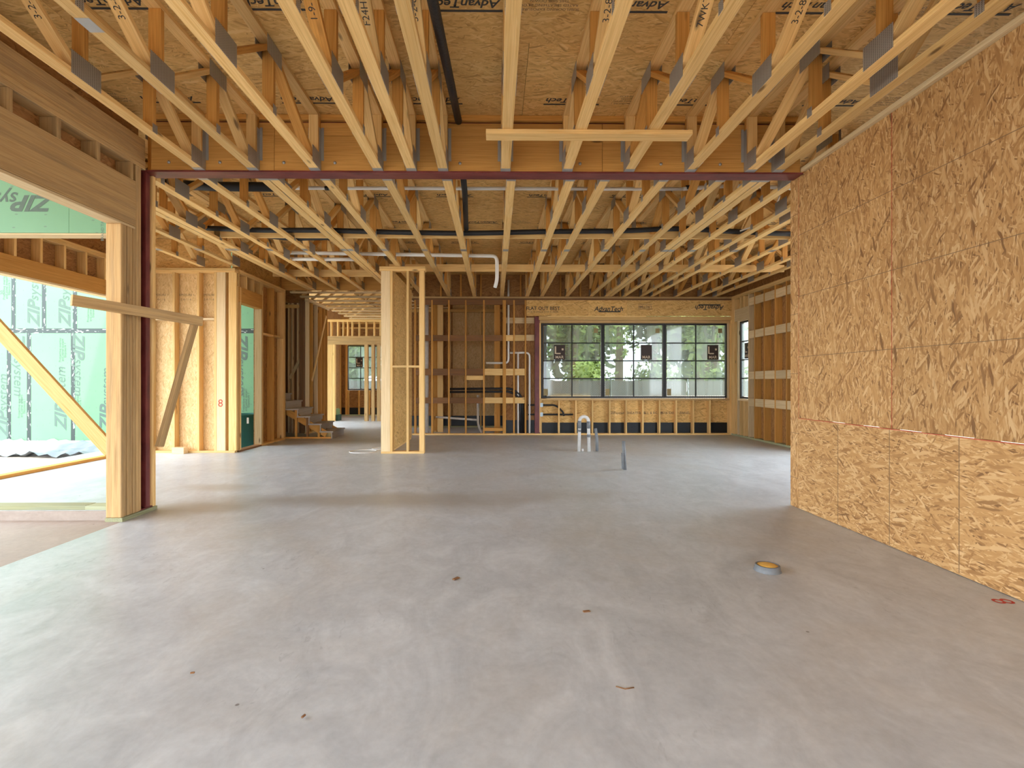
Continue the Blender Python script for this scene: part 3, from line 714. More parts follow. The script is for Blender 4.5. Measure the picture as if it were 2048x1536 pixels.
bx('stud', xw1+0.004, xw1+0.042, YF, YF+0.14, zs, zh, 'pine_pale', w, 'z'); bx('stud', xw1+0.05, xw1+0.13, YF, YF+0.14, 0.039, zh, 'pine', w, 'z')
for u in (1082, 1118, 1152, 1185, 1219.5, 1252.5, 1286, 1319.4, 1353, 1387, 1420): bx('cripple_stud', XA(u, YF)-0.019, XA(u, YF)+0.019, YF, YF+0.14, 0.039, zs-0.046, 'pine', w, 'z')
zm = ZA(1200, 845, YF+0.14)
for a, b in ((xw0, 2.9), (2.903, xw1+0.13)):
    p = bx('sheathing_panel', a, b, YF+0.141, YF+0.153, zm-0.02, zs, 'osb_deck', w, 'x', 0)
bx('membrane_strip', xw0, xw1+0.11, YF+0.134, YF+0.141, 0.02, zm, 'membrane', w, 'x', 0)
for u, t_ in ((1236, 'ZIPsystem'), (1269, 'R SHEATHING'), (1302, 'WALL & ROOF'), (1337, '24/16 EXP 1'), (1370, 'PANEL')):
    text(t_, P(u, 826, YF+0.139), X_, Z_, 0.085, 'ink_soft', w, 0, 0.01)
# rim and cripples above the plate
bx('stud', xw1+0.132, 5.83, YF+0.002, YF+0.139, 0.039, 3.234, 'pine', w, 'z')
bx('rim_panel', -1.98, 5.835, YF+0.13, YF+0.145, ZC+0.002, ZD-0.003, 'osb_brown', w, 'x', 0)
xx = -1.8
while xx < 5.6:
    bx('rim_stud', xx, xx+0.038, YF+0.06, YF+0.128, ZC+0.002, ZD-0.003, 'pine_warm', w, 'z'); xx += 0.48
tag(bx('steel_column', XA(1069.5, YF), XA(1079.5, YF), YF+0.005, YF+0.125, 0.040, ZA(1075, 633, YF), 'steel', None, 'z'), 'slim dark red steel column next to the big window', 'column')
# ---- wall_far_right at X = 5.68
w = wall('wall_far_right', (5.75, 10, 0)); XF = 5.68; xm = XF+0.07
bx('bottom_plate', XF, XF+0.14, 9.2, YF-0.001, 0, 0.038, 'treated', w, 'y')
bx('header', XF+0.01, XF+0.13, 5.5, 9.2, 3.0, 3.234, 'lvl', w, 'y')  # spans an unseen opening, guessed to let daylight into the far room
for zz in (3.235, 3.277): bx('top_plate', XF, XF+0.14, 5.5, YF-0.006, zz, zz+0.041, 'pine', w, 'y')
wy0, wy1 = YA(1496, XF), YA(1476, XF)
wz0, wz1 = zs, zh
for u in (1497, 1509, 1528, 1550, 1572.6): vstud(w, xm, YA(u, XF), 0.039, 3.234, 'y', 'pine_warm' if u != 1497 else 'pine_pale')
yy = YA(1572.6, XF)-0.41
while yy > 9.1: vstud(w, xm, yy, 0.039, 3.234, 'y'); yy -= 0.41
bx('stud', XF, XF+0.14, wy1+0.002, wy1+0.04, 0.039, 2.70, 'pine_pale', w, 'z'); bx('stud', XF, XF+0.14, YF-0.16, YF-0.12, 0.039, 3.234, 'pine', w, 'z'); bx('stud', XF+0.002, XF+0.138, YF-0.118, YF-0.004, 0.039, 3.234, 'pine', w, 'z')
bx('header', XF+0.002, XF+0.14, wy0-0.03, YF-0.165, 2.70, 2.98, 'pine_pale', w, 'y')
for yy in (wy0+0.2, wy1-0.1): vstud(w, xm, yy, 2.981, 3.234, 'y', 'pine', 'cripple_stud'); vstud(w, xm, yy, 0.039, wz0-0.04, 'y', 'pine', 'cripple_stud')
bx('window_sill_plate', XF-0.004, XF+0.14, wy0, wy1, wz0-0.039, wz0, 'pine_pale', w, 'y')
for k in range(4): bx('sheathing_panel', XF+0.141, XF+0.153, -3.1+k*2.15, -0.953+k*2.15, 0.0, ZD-0.003, 'osb_brown', w, 'z', 0)  # unseen panels added to close the right room and darken its ceiling
us = [YA(u, XF) for u in (1497, 1509, 1528, 1550, 1572.6)]
us += [us[-1]-0.41*k for k in range(1, 3)]
for z in (3.06, 2.33, 1.42, 0.82):
    for a, b in zip(us, us[1:]): bx('blocking', XF+0.003, XF+0.041, b+0.021, a-0.021, z-0.085, z+0.085, 'pine_pale', w, 'y', 0.003)
for a, b in ((9.2, 10.1), (10.103, wy0)): bx('sheathing_panel', XF+0.141, XF+0.153, a, b, 0.02, ZD-0.003, 'osb_brown', w, 'z', 0)
bx('sheathing_panel', XF+0.141, XF+0.153, wy0+0.002, YF+0.14, 0.02, wz0, 'osb_brown', w, 'z', 0); bx('sheathing_panel', XF+0.141, XF+0.153, wy0+0.002, YF+0.14, wz1, ZD-0.003, 'osb_brown', w, 'z', 0)
bx('sheathing_panel', XF+0.141, XF+0.153, wy1+0.004, YF+0.14, wz0, wz1, 'osb_brown', w, 'z', 0)

# ---- wall_utility: rear wall of the plumbing room seen through the open studs
w = wall('wall_utility', (-0.4, 14.6, 0)); YU = 14.6
bx('bottom_plate', -2.6, 1.1, YU, YU+0.14, 0, 0.038, 'treated', w, 'x'); bx('top_plate', -2.6, 1.1, YU, YU+0.14, 3.24, 3.317, 'pine', w, 'x')
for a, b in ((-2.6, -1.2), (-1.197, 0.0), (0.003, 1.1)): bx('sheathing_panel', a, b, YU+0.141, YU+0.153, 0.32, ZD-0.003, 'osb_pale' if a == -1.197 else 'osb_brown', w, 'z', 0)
bx('membrane_strip', -2.6, 1.1, YU+0.136, YU+0.143, 0.02, 0.32, 'membrane', w, 'x', 0)
for k in range(9): vstud(w, -2.55+k*0.43, YU+0.07, 0.039, 3.239, 'x', 'pine' if k % 3 else 'pine_pale')
w = wall('wall_utility_side', (1.15, 13.6, 0))
bx('bottom_plate', 1.10, 1.24, 12.60, 14.59, 0, 0.038, 'pine', w, 'y'); bx('sheathing_panel', 1.245, 1.257, 12.6, 14.75, 0.0, ZD-0.003, 'osb_brown', w, 'z', 0)
for k in range(5): vstud(w, 1.17, 12.7+k*0.42, 0.039, 3.3, 'y', 'pine_warm')
w = wall('wall_utility_left', (-1.5, 13.6, 0))
bx('bottom_plate', -1.62, -1.48, 13.2, 14.59, 0, 0.038, 'pine', w, 'y')
for k in range(4): bx('stud', -1.62, -1.48, 13.25+k*0.42, 13.288+k*0.42, 0.039, 3.3, 'pine_warm', w, 'z')
for k in range(3): bx('stud', -1.46+k*0.0, -1.32, 13.2+k*0.039, 13.238+k*0.039, 0.0, 3.3, 'pine', w, 'z')
# ---- passage and back room beyond the stair
w = wall('wall_passage', (-4.66, 13.4, 0)); XB = XA(611, 12.8)
bx('bottom_plate', XB, XB+0.09, 12.75, 14.35, 0, 0.038, 'pine', w, 'y')
for zz in (3.24, 3.279): bx('top_plate', XB, XB+0.09, 12.75, 14.35, zz, zz+0.038, 'pine_pale', w, 'y')
for k, u in enumerate((611, 618, 628, 636, 643, 648)): vstud(w, XB+0.045, YA(u, XB), 0.039, 3.239, 'y', 'pine_pale' if k in (0, 2) else 'pine_warm', depth=0.09)
board('diagonal_brace', (XB+0.10, YA(616, XB), 1.30), (XB+0.10, YA(645, XB), 3.05), 0.019, 0.07, 'pine', w, (0, 0, 1))
bx('sheathing_panel', XB-0.02, XB-0.008, 13.15, 14.35, 0, 3.3, 'osb_brown', w, 'z', 0)
w = wall('wall_stairwell', (-5.9, 15, 0))
for k in (0, 3): bx('sheathing_panel', -5.9, -5.888, 11.27+k*2.05, 13.465+k*2.2, 0, ZD-0.003, 'osb_brown', w, 'z', 0)
for k in range(5): bx('stud', -5.887, -5.75, 11.5+k*0.41, 11.538+k*0.41, 0, ZC, 'pine_warm', w, 'z')
w = wall('wall_stair', (-5.2, 13.1, 0)); YT = 13.0
for u in (577, 584, 595): vstud(w, XA(u, YT), YT+0.05, 0.0, 3.24, 'x', 'pine_pale', depth=0.09)
bx('post', XA(600, YT), XA(609, YT), YT-0.05, YT+0.09, 0.0, ZC-0.001, 'brown_wood', w, 'z')
bx('top_plate', -5.4, XA(600, YT)-0.002, YT, YT+0.09, 3.12, 3.20, 'pine', w, 'x')
bx('sheathing_panel', -5.4, XA(600, YT)+0.1, YT+0.35, YT+0.362, 0.0, 3.3, 'brown_wood', w, 'z', 0)
bx('rim_panel', -5.88, XA(600, YT)+0.1, YT+0.35, YT+0.362, 3.302, ZD-0.003, 'osb_brown', w, 'x', 0)
bx('sheathing_panel', -5.88, -5.402, YT+0.35, YT+0.362, 0, 3.3, 'osb_brown', w, 'z', 0)
board('diagonal_brace', P(580, 757, YT-0.01), P(600, 718, YT-0.01), 0.03, 0.07, 'pine_pale', w, (0, 0, 1))
w = wall('wall_back_header', (-3.6, 17, 0)); YH = 17.0
zt_, zb_ = ZA(700, 672, YH), ZA(700, 689, YH)
bx('header', XA(651, YH), -1.5, YH, YH+0.14, zb_, zt_, 'pine_old', w, 'x')
bx('top_plate', XA(651, YH), -1.5, YH, YH+0.14, ZC-0.08, ZC-0.002, 'pine', w, 'x')
for u in (653, 662, 675, 686, 695, 704, 718, 732, 748, 760): bx('cripple_stud', XA(u, YH)-0.02, XA(u, YH)+0.02, YH, YH+0.14, zt_+0.001, ZC-0.081, 'pine', w, 'z')
for k in range(5): bx('stud', XA(651, YH)+k*0.06, XA(651, YH)+k*0.06+0.057, YH, YH+0.14, 0.0, zb_-0.001, 'pine', w, 'z')
for u in (732, 746, 757): bx('stud', XA(u, YH)-0.055, XA(u, YH)+0.055 if u < 740 else XA(u, YH)+0.04, YH, YH+0.14, 0.0, zb_-0.001, 'pine_old', w, 'z')
w = wall('wall_back', (-4, 19.9, 0)); YK = 19.8
wx0, wx1 = XA(694, YK), XA(772, YK); kz0, kz1 = ZA(700, 780, YK), ZA(700, 691, YK)
bx('bottom_plate', -6.5, -1.3, YK, YK+0.14, 0, 0.038, 'treated', w, 'x')
bx('sheathing_panel', -6.5, wx0-0.02, YK+0.141, YK+0.153, 0.3, 3.5, 'osb_brown', w, 'z', 0); bx('sheathing_panel', wx0, wx1, YK+0.141, YK+0.153, 0.3, kz0-0.01, 'osb_brown', w, 'x', 0)
bx('sheathing_panel', wx0, wx1, YK+0.141, YK+0.153, kz1+0.01, 3.5, 'osb_brown', w, 'x', 0); bx('sheathing_panel', wx1+0.02, -1.3, YK+0.141, YK+0.153, 0.3, 3.5, 'osb_brown', w, 'z', 0)
bx('membrane_strip', -6.5, -1.3, YK+0.136, YK+0.142, 0.02, 0.30, 'membrane', w, 'x', 0)
for x in (-6.3, -5.9, wx0-0.07, wx0-0.03): bx('stud', x, x+0.04, YK, YK+0.135, 0.039, 3.3, 'pine_warm', w, 'z')
for k in range(5): bx('cripple_stud', wx0+0.02+k*0.40, wx0+0.058+k*0.40, YK, YK+0.135, 0.039, kz0-0.02, 'pine_warm', w, 'z')
bx('top_plate', -6.5, -1.3, YK, YK+0.14, 3.301, 3.36, 'pine', w, 'x')
bx('rim_panel', -6.5, -1.3, YK+0.141, YK+0.153, 3.502, ZD-0.003, 'osb_deck', w, 'x', 0)
# ---- trusses over the back rooms, running sideways
for k in range(9):
    Y = 12.05+0.61*k
    e = empty('floor_truss', (-3.2, Y, ZC), 'open-web floor truss over the stair passage, %s past the laminated timber beam' % ordinal[k], 'truss', 'floor trusses over the stair passage')
    xa, xb = -4.72, (-2.02 if Y < 12.4 else -1.3)
    bx('bottom_chord', xa, xb, Y-0.0445, Y+0.0445, ZC+0.001, ZC+0.039, 'pine_pale', e, 'x'); bx('top_chord', xa, xb, Y-0.0445, Y+0.0445, ZD-0.04, ZD-0.002, 'pine', e, 'x')
    x = xa+0.05; b = True
    while x < xb-0.7:
        a_, c_ = (ZC+0.05, ZD-0.05) if b else (ZD-0.05, ZC+0.05)
        board('web', (x, Y, a_), (x+0.65, Y, c_), 0.038, 0.088, 'pine', e, Y_); x += 0.69; b = not b

# ================================================================== windows
def window(name, o, r, n, wd, hg, cols, rows, clear=(), stickers=(), fr=0.042, mt=0.026):
    """o = lower-left corner seen from the room, r = right, n = outwards"""
    o, r, n = Vector(o), Vector(r), Vector(n)
    e = empty(name, o+r*wd/2, kind='structure')
    def pc(nm, a, b, c, d, dep, mat, off=0.0, ax='h'):
        p = o+r*((a+b)/2)+Z_*((c+d)/2)+n*(off+dep/2)
        if ax == 'h': return board(nm, p-r*(b-a)/2, p+r*(b-a)/2, d-c, dep, mat, e, n, 0.002)
        return board(nm, p-Z_*(d-c)/2, p+Z_*(d-c)/2, b-a, dep, mat, e, n, 0.002)
    pc('frame_rail', 0, wd, 0, fr, 0.07, 'black_frame'); pc('frame_rail', 0, wd, hg-fr, hg, 0.07, 'black_frame')
    pc('frame_stile', 0, fr, fr, hg-fr, 0.07, 'black_frame', ax='v'); pc('frame_stile', wd-fr, wd, fr, hg-fr, 0.07, 'black_frame', ax='v')
    iw, ih = (wd-2*fr), (hg-2*fr)
    for k in range(1, cols): pc('muntin', fr+iw*k/cols-mt/2, fr+iw*k/cols+mt/2, fr, hg-fr, 0.03, 'black_frame', 0.012, 'v')
    for k in range(1, rows):
        for c in range(cols): pc('muntin', fr+iw*c/cols+mt/2, fr+iw*(c+1)/cols-mt/2, fr+ih*k/rows-mt/2, fr+ih*k/rows+mt/2, 0.03, 'black_frame', 0.012)
    for i in range(cols):
        for j in range(rows):
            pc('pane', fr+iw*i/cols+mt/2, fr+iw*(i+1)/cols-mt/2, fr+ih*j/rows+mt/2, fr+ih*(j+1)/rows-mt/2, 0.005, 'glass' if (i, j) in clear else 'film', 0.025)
    for (x, z, sw, sh, torn) in stickers:
        q = pc('sticker', x-sw/2, x+sw/2, z-sh/2, z+sh/2, 0.0012, 'sticker' if sw > 0.12 else 'tag', 0.022)
        if sw > 0.12:
            c = o+r*x+Z_*z+n*0.0212
            text('MAR', c+Z_*(-sh*0.33), r, Z_, sh*0.27, 'sticker_print', q, 0, 0.01)
            if not torn:
                board('sticker_mark', c+r*(-sw*0.36)+Z_*(-sh*0.1), c+r*(-sw*0.36)+Z_*(sh*0.40), sw*0.12, 0.001, 'sticker_print', q, n, 0)
                board('sticker_mark', c+r*(-sw*0.30)+Z_*(-sh*0.08), c+r*(sw*0.1)+Z_*(-sh*0.08), sh*0.08, 0.001, 'sticker_print', q, n, 0)
                board('sticker_mark', c+r*(sw*0.2)+Z_*(sh*0.2), c+r*(sw*0.36)+Z_*(sh*0.2), sh*0.13, 0.001, 'sticker_print', q, n, 0)
    return e
YW = YF+0.045; eu = [XA(1082.5, YW), XA(1206, YW), XA(1329.5, YW), XA(1455, YW)]
z0, z1 = ZA(1200, 796, YW), ZA(1200, 647, YW)
for k in range(3):
    wd = eu[k+1]-eu[k]
    big = [(0.44, 1.10, 0.27, 0.36, False), (1.05, 1.10, 0.27, 0.36, True), (1.17, 1.10, 0.27, 0.36, False)][k]
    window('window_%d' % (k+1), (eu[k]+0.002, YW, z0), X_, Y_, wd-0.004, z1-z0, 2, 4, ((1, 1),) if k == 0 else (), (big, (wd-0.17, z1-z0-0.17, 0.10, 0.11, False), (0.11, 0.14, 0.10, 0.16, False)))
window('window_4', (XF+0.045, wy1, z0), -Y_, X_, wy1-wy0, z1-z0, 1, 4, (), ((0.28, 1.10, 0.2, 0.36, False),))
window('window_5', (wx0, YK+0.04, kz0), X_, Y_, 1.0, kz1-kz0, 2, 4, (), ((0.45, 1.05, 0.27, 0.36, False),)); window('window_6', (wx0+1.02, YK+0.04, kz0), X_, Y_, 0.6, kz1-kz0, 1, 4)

# ================================================================== the green wing outside
w = wall('wall_wing', (-9, 11.2, 0)); YG = 11.2
def gx(u): return XA(u, YG)
zsm = ZA(100, 661.5, YG)
lowx = [-12.2, gx(18), gx(58), gx(146), gx(238), -7.0, -4.80]; upx = [-12.2, gx(27), gx(88), gx(150), gx(240), -6.6, -4.80]
pan = []
for xs_, za, zb2 in ((lowx, 0.02, zsm-0.001), (upx, zsm+0.001, 5.2)):
    for a, b in zip(xs_, xs_[1:]): pan.append(bx('sheathing_panel', a+0.001, b-0.001, YG, YG+0.012, za, zb2, 'zip', w, 'z', 0))
for xs_, za, zb2 in ((lowx, 0.02, zsm-0.05), (upx, zsm+0.05, 5.2)):
    for x in xs_[1:-1]: bx('seam_tape', x-0.045, x+0.045, YG-0.002, YG-0.0005, za, zb2, 'tape', w, 'z', 0)
bx('seam_tape', -12.2, -4.8, YG-0.002, YG-0.0005, zsm-0.05, zsm+0.05, 'tape', w, 'x', 0)
def zipmark(u, v, rot, size=0.34, tail='system'):
    p = P(u, v, YG-0.003); r_, u_ = ((Z_, -X_) if rot > 0 else (-Z_, X_))
    text('ZIP', p, r_, u_, size, 'ink_grey', w, 0.3, 0.03, sx=1.1); text(tail, p+r_*size*2.0, r_, u_, size*0.85, 'ink_grey', w, 0.25, 0.0)
for a in ((68, 628, 1), (130, 628, 1), (122, 835, 1), (212, 838, 1), (6, 850, 1)): zipmark(*a)
for a in ((36, 690, -1), (156, 690, -1), (482, 690, -1)): zipmark(*a)
for u, v in ((120, 700), (38, 812), (150, 810), (8, 575), (176, 620), (487, 800)):
    for q in range(3): text(('Protective overlay', 'and panel system', 'Exposure 1')[q], P(u+q*5, v, YG-0.003), Z_, -X_, 0.07, 'ink_grey', w)
for u, v in ((122, 740), (42, 802), (155, 805), (4, 585)):
    p = P(u, v, YG-0.003); text('30', p, Z_, -X_, 0.10, 'ink_grey', w)

# ================================================================== loose things
# braces at the post
o = board('brace_plank', P(143, 600, 4.38), P(404, 643, 5.31), 0.038, 0.092, 'pine_old', None); tag(o, 'weathered plank nailed across the multi-stud post at head height', 'plank')
o = board('brace_plank', P(391, 640, 5.34), P(319, 893, 5.19), 0.040, 0.092, 'pine_old', None, (0, 1, 0.2)); tag(o, 'leaning brace board from the crossing plank down to the column foot', 'plank')
a_, b_ = P(214, 893, 5.10), P(0, 660, 5.10); d_ = (b_-a_).normalized()
o = board('brace_plank', a_-d_*0.06, a_+d_*((b_-a_).length*1.75), 0.038, 0.135, 'pine', None, (0.7, 0, 0.7)); tag(o, 'long diagonal brace board rising across the porch opening from the post', 'plank')
pa = P(972, 270, 4.28); pb = P(1380, 270, 4.28)
o = bx('loose_plank', pa.x, pb.x, 4.22, 4.345, ZC-0.039, ZC-0.001, 'pine', None, 'x'); tag(o, 'pale plank nailed flat under the trusses, parallel to the steel beam', 'plank')
o = bx('wood_offcut', XA(342, 9.2), XA(366, 9.2), 9.22, 9.355, 0.0, 0.11, 'pine_pale', None, 'x', 0.004); tag(o, 'short wood offcut on the floor against the recessed stud wall', 'offcut')
# strongbacks laid through the truss webs
for Y, xa, xb, lb in ((7.58, -4.3, 5.5, 'nearer the red steel beam'), (9.85, -2.0, 5.5, 'nearer the window wall'), (10.35, -4.4, -2.0, 'over the door and stair corner')):
    tag(bx('strongback', xa, xb, Y-0.019, Y+0.019, ZC+0.040, ZC+0.175, 'pine', None, 'x'), 'long timber strongback threaded through the far trusses, '+lb, 'timber')
# ceiling pipes
tag(tube('insulated_pipe', [(-0.375, 2.2, 3.42), (-0.37, 3.1, 3.53), (-0.36, 4.3, 3.70), (-0.355, 5.06, 3.80)], 0.034, 'insul', None, 10), 'black insulated pipe slanting up to the near face of the red beam', 'pipe')
tag(tube('insulated_pipe', [(-0.345, 5.26, 3.60), (-0.36, 6.2, 3.52), (-0.41, 7.40, 3.44)], 0.034, 'insul', None, 10), 'black insulated pipe running from the red beam back to the crossing pipe', 'pipe')
tag(tube('insulated_pipe', [P(410, 456, 7.44), P(520, 461, 7.46), P(640, 460, 7.45), P(760, 464, 7.47), P(930, 467, 7.48), P(1100, 463, 7.48), P(1250, 462, 7.46), P(1360, 456, 7.45), P(1480, 464, 7.45), P(1640, 470, 7.46)], 0.036, 'insul', None, 10, 0.4), 'long black insulated pipe crossing the far trusses beside a strongback', 'pipe')
tag(tube('insulated_pipe', [P(520, 471, 7.68), P(580, 478, 7.70), P(660, 476, 7.70), P(720, 470, 7.70)], 0.03, 'insul', None, 8, 0.3), 'short sagging black pipe under the long crossing pipe', 'pipe')
tag(tube('insulated_pipe', [P(332, 368, 6.25), P(430, 373, 6.25), P(560, 374, 6.25)], 0.055, 'insul', None, 12), 'fat black insulated pipe through the far trusses above the steel column', 'pipe')
t = empty('water_pipe', P(900, 377, 6.25), 'white plastic pipe crossing all the far trusses just past the red beam', 'pipe')
tube('pipe', [P(575, 376, 6.25), P(1370, 378, 6.25)], 0.021, 'pvc', t); tube('coupling', [P(650, 376.5, 6.25), P(658, 376.5, 6.25)], 0.026, 'black_frame', t); tube('coupling', [P(1372, 376, 6.25), P(1384, 375, 6.25)], 0.03, 'black_frame', t); tube('pipe', [P(1366, 378, 6.25), P(1480, 370, 6.25), P(1640, 380, 6.25)], 0.024, 'pvc', t, 10, 0.3)
tag(tube('drain_pipe', [P(560, 505, 8.9), P(994, 512, 8.9), P(994, 560, 8.95), P(990, 575, 9.0)], 0.032, 'pvc', None, 10, 0.09), 'white drain pipe along the deck turning down with an elbow', 'pipe')
tag(tube('drain_pipe', [P(575, 518, 8.9), P(720, 519, 8.9)], 0.03, 'pvc', None, 10), 'short white drain pipe parallel to the elbowed one', 'pipe')
tag(tube('cable', [P(1480, 462, 7.3), P(1545, 440, 7.2), P(1552, 410, 7.0), P(1560, 390, 6.9)], 0.01, 'pvc', None, 8, 0.3), 'thin white cable looping up between trusses near the strand-board wall', 'cable')
# plumbing in the open stud wall
YQ = YF+0.07
def PQ(u, v): return P(u, v, YQ)
tag(tube('vent_pipe', [PQ(1016.8, 560), PQ(1016.8, 726), PQ(972, 726)], 0.026, 'pvc', None, 10, 0.10), 'white vent pipe dropping from the ceiling and turning sideways in the studs', 'pipe')
t = empty('vent_pipe', PQ(1059, 870), 'white vent pipe bridging to a second drop beside the red column', 'pipe')
tube('pipe', [PQ(1020, 705.5), PQ(1059, 705.5), PQ(1059, 868)], 0.026, 'pvc', t, 10, 0.10); tube('branch', [PQ(1036, 706), PQ(1036, 868)], 0.024, 'pvc', t)
tag(tube('waste_pipe', [P(956, 790, YQ+0.12), P(956, 850, YQ+0.12), P(965, 868, YQ+0.12)], 0.03, 'pvc_dirty', None, 10, 0.1), 'off-white waste pipe dropping to the slab behind the stud wall', 'pipe')
tag(tube('waste_pipe', [P(872, 834, YQ+0.2), P(955, 840, YQ+0.2)], 0.026, 'pvc_dirty', None, 10), 'off-white waste pipe running level low behind the stud wall', 'pipe')
for dv, lb in ((0, 'upper'), (6, 'lower')):
    tag(tube('refrigerant_line', [PQ(898, 778+dv), PQ(1026-dv*0.8, 777+dv), PQ(1045-dv*0.8, 795), PQ(1047-dv*0.8, 866)], 0.028, 'insul', None, 10, 0.25), lb+' black insulated line running through the studs then down', 'pipe')
for v, lb in ((810, 'upper'), (829, 'lower')):
    tag(tube('refrigerant_line', [PQ(1056, v), PQ(1112, v), PQ(1126, v+8+6*(v < 820)), PQ(1128, 832)] if v < 820 else [PQ(1056, v), PQ(1100, v), PQ(1146, v)], 0.022, 'insul', None, 10, 0.2), lb+' black insulated line passing behind the slim red column', 'pipe')
    tag(bx('nail_guard', XA(1080.5, YF), XA(1086, YF), YF-0.004, YF-0.001, ZA(1083, v+4, YF), ZA(1083, v-4, YF), 'box_blue', None, 'z', 0), lb+' metal nail guard on the stud by the window corner', 'guard')
tag(tube('soil_stack', [P(853, 560, 12.9), P(853, 868, 12.9)], 0.055, 'pvc_dirty', None, 12), 'grey-white soil stack standing behind the stud wall by the partition', 'pipe')
# rising pipes on the slab
t = empty('pipe_loop', P(1167, 903, 9.5), 'white pipe loop wrapped with dark tape rising from the slab', 'pipe')
c0, c1 = P(1158, 903, 9.5), P(1178, 903, 9.5); top = ZA(1167, 834, 9.5); cxm = (c0.x+c1.x)/2; hw = (c1.x-c0.x)/2
pts = [Vector((c0.x, 9.5, 0)), Vector((c0.x+0.01, 9.5, top-0.12))]+[Vector((cxm-(hw-0.01)*math.cos(a), 9.5, top-0.08+hw*0.95*math.sin(a))) for a in [math.pi*k/10 for k in range(11)]]+[Vector((c1.x-0.01, 9.5, top-0.12)), Vector((c1.x, 9.5, 0))]
tube('pipe', pts, 0.030, 'pvc_dirty', t, 12)
for x, za, zb2 in ((c0.x+0.008, 0.42, 0.56), (c1.x-0.008, 0.42, 0.55), (c1.x-0.003, 0.26, 0.31), (c0.x+0.005, 0.36, 0.40)): tube('tape_wrap', [Vector((x, 9.5, za)), Vector((x, 9.5, zb2))], 0.034, 'pipe_grey', t, 12)
tag(tube('pipe_stub', [P(1165, 903, 9.52), P(1165, 897, 9.52)], 0.025, 'pvc_dirty', None, 10), 'very short capped white stub between the legs of the pipe loop', 'pipe')
tag(tube('pipe_stub', [P(1194, 902, 9.5), P(1194, 880, 9.5), P(1191, 857, 9.5)], 0.028, 'pipe_grey', None, 10), 'grey bent pipe stub standing beside the taped pipe loop', 'pipe')
t = empty('pipe_stub', P(1249, 940, 7.5), 'pair of dark grey pipe stubs taped together, alone on the open slab', 'pipe')
tube('pipe', [P(1250, 940, 7.5), P(1248, 905, 7.5), P(1247, 882, 7.5)], 0.024, 'pipe_grey', t, 10); tube('pipe', [P(1245.5, 938, 7.46), P(1244.5, 906, 7.46)], 0.016, 'pipe_grey', t, 10)
dc = P(1535, 1151, 3.47); dc = Vector((dc.x, 3.47, 0))
t = empty('floor_drain', dc, 'low grey drain collar filled with yellow foam on the slab', 'drain')
lathe('collar', [(0.086, 0.0), (0.080, 0.012), (0.076, 0.038), (0.066, 0.040), (0.066, 0.0)], dc, 'pipe_grey', t); lathe('foam_fill', [(0.064, 0.0), (0.064, 0.036), (0.04, 0.041), (0.0, 0.043)], dc, 'foam', t)
# stair
st = empty('stair', (-4.2, 12.1, 0), 'unfinished timber stair with grey treads rising toward the orange stud wall', 'stair')
sx0, rise, run, ya, yb = -3.66, 0.168, 0.255, 11.72, 12.62
for k in range(6):
    x1_ = sx0-run*k; z = rise*(k+1)
    bx('tread', x1_-run-0.02, x1_+0.03, ya-0.02, yb, z-0.032, z, 'stair_grey', st, 'y'); bx('riser', x1_-0.02, x1_, ya, yb, z-rise+0.001, z-0.033, 'stair_grey', st, 'y')
    if k: bx('support_post', x1_-0.07, x1_-0.022, ya, ya+0.04, 0.039, z-0.034, 'brown_wood' if k % 2 == 0 else 'pine_warm', st, 'z')
for y in (ya+0.045, yb-0.08): board('stringer', (sx0-0.14, y+0.02, 0.09), (sx0-run*6, y+0.02, rise*6-0.12), 0.035, 0.14, 'pine_warm', st)
bx('base_plate', sx0-run*6, sx0-0.025, ya, ya+0.04, 0.0, 0.037, 'pine_warm', st, 'x')
# bin beyond the door
tc = Vector((XA(494, 10.82), 10.82, 0))
t = empty('trash_can', tc-Z_*0.0, 'dark green plastic trash can standing outside the framed doorway', 'trash can')
tc.z = -0.19
lathe('body', [(0.0, 0.0), (0.22, 0.0), (0.225, 0.02), (0.275, 0.76), (0.295, 0.765), (0.30, 0.80), (0.285, 0.805), (0.27, 0.78), (0.215, 0.03), (0, 0.03)], tc, 'bin', t, 28)
for s in (-1,): bx('handle', tc.x+s*0.31-0.03, tc.x+s*0.31+0.03, tc.y-0.07, tc.y+0.07, tc.z+0.72, tc.z+0.76, 'bin', t, 'y', 0.008)
bx('warning_tag', tc.x+0.12, tc.x+0.16, tc.y-0.262, tc.y-0.258, tc.z+0.62, tc.z+0.74, 'pvc', t, 'z', 0)
# green bundle behind the stair
gc = P(668, 838, 17.6); t = empty('plastic_crate', (gc.x, 17.3, 0), 'dark green crate of pale green upright rods behind the stair', 'crate')
for a in ((-0.28, 0.28, -0.2, 0.2, 0.0, 0.03), (-0.28, 0.28, -0.2, -0.185, 0.03, 0.2), (-0.28, 0.28, 0.185, 0.2, 0.03, 0.2), (-0.28, -0.265, -0.185, 0.185, 0.03, 0.2), (0.265, 0.28, -0.185, 0.185, 0.03, 0.2)):
    bx('side', gc.x+a[0], gc.x+a[1], 17.3+a[2], 17.3+a[3], a[4], a[5], 'green_dark', t, 'x')
for i in range(6):
    for j in range(3): tube('rod', [(gc.x-0.22+0.088*i, 17.18+0.12*j, 0.03), (gc.x-0.21+0.088*i, 17.18+0.12*j, 0.36+0.05*random.random())], 0.03, 'green_rod', t, 8)
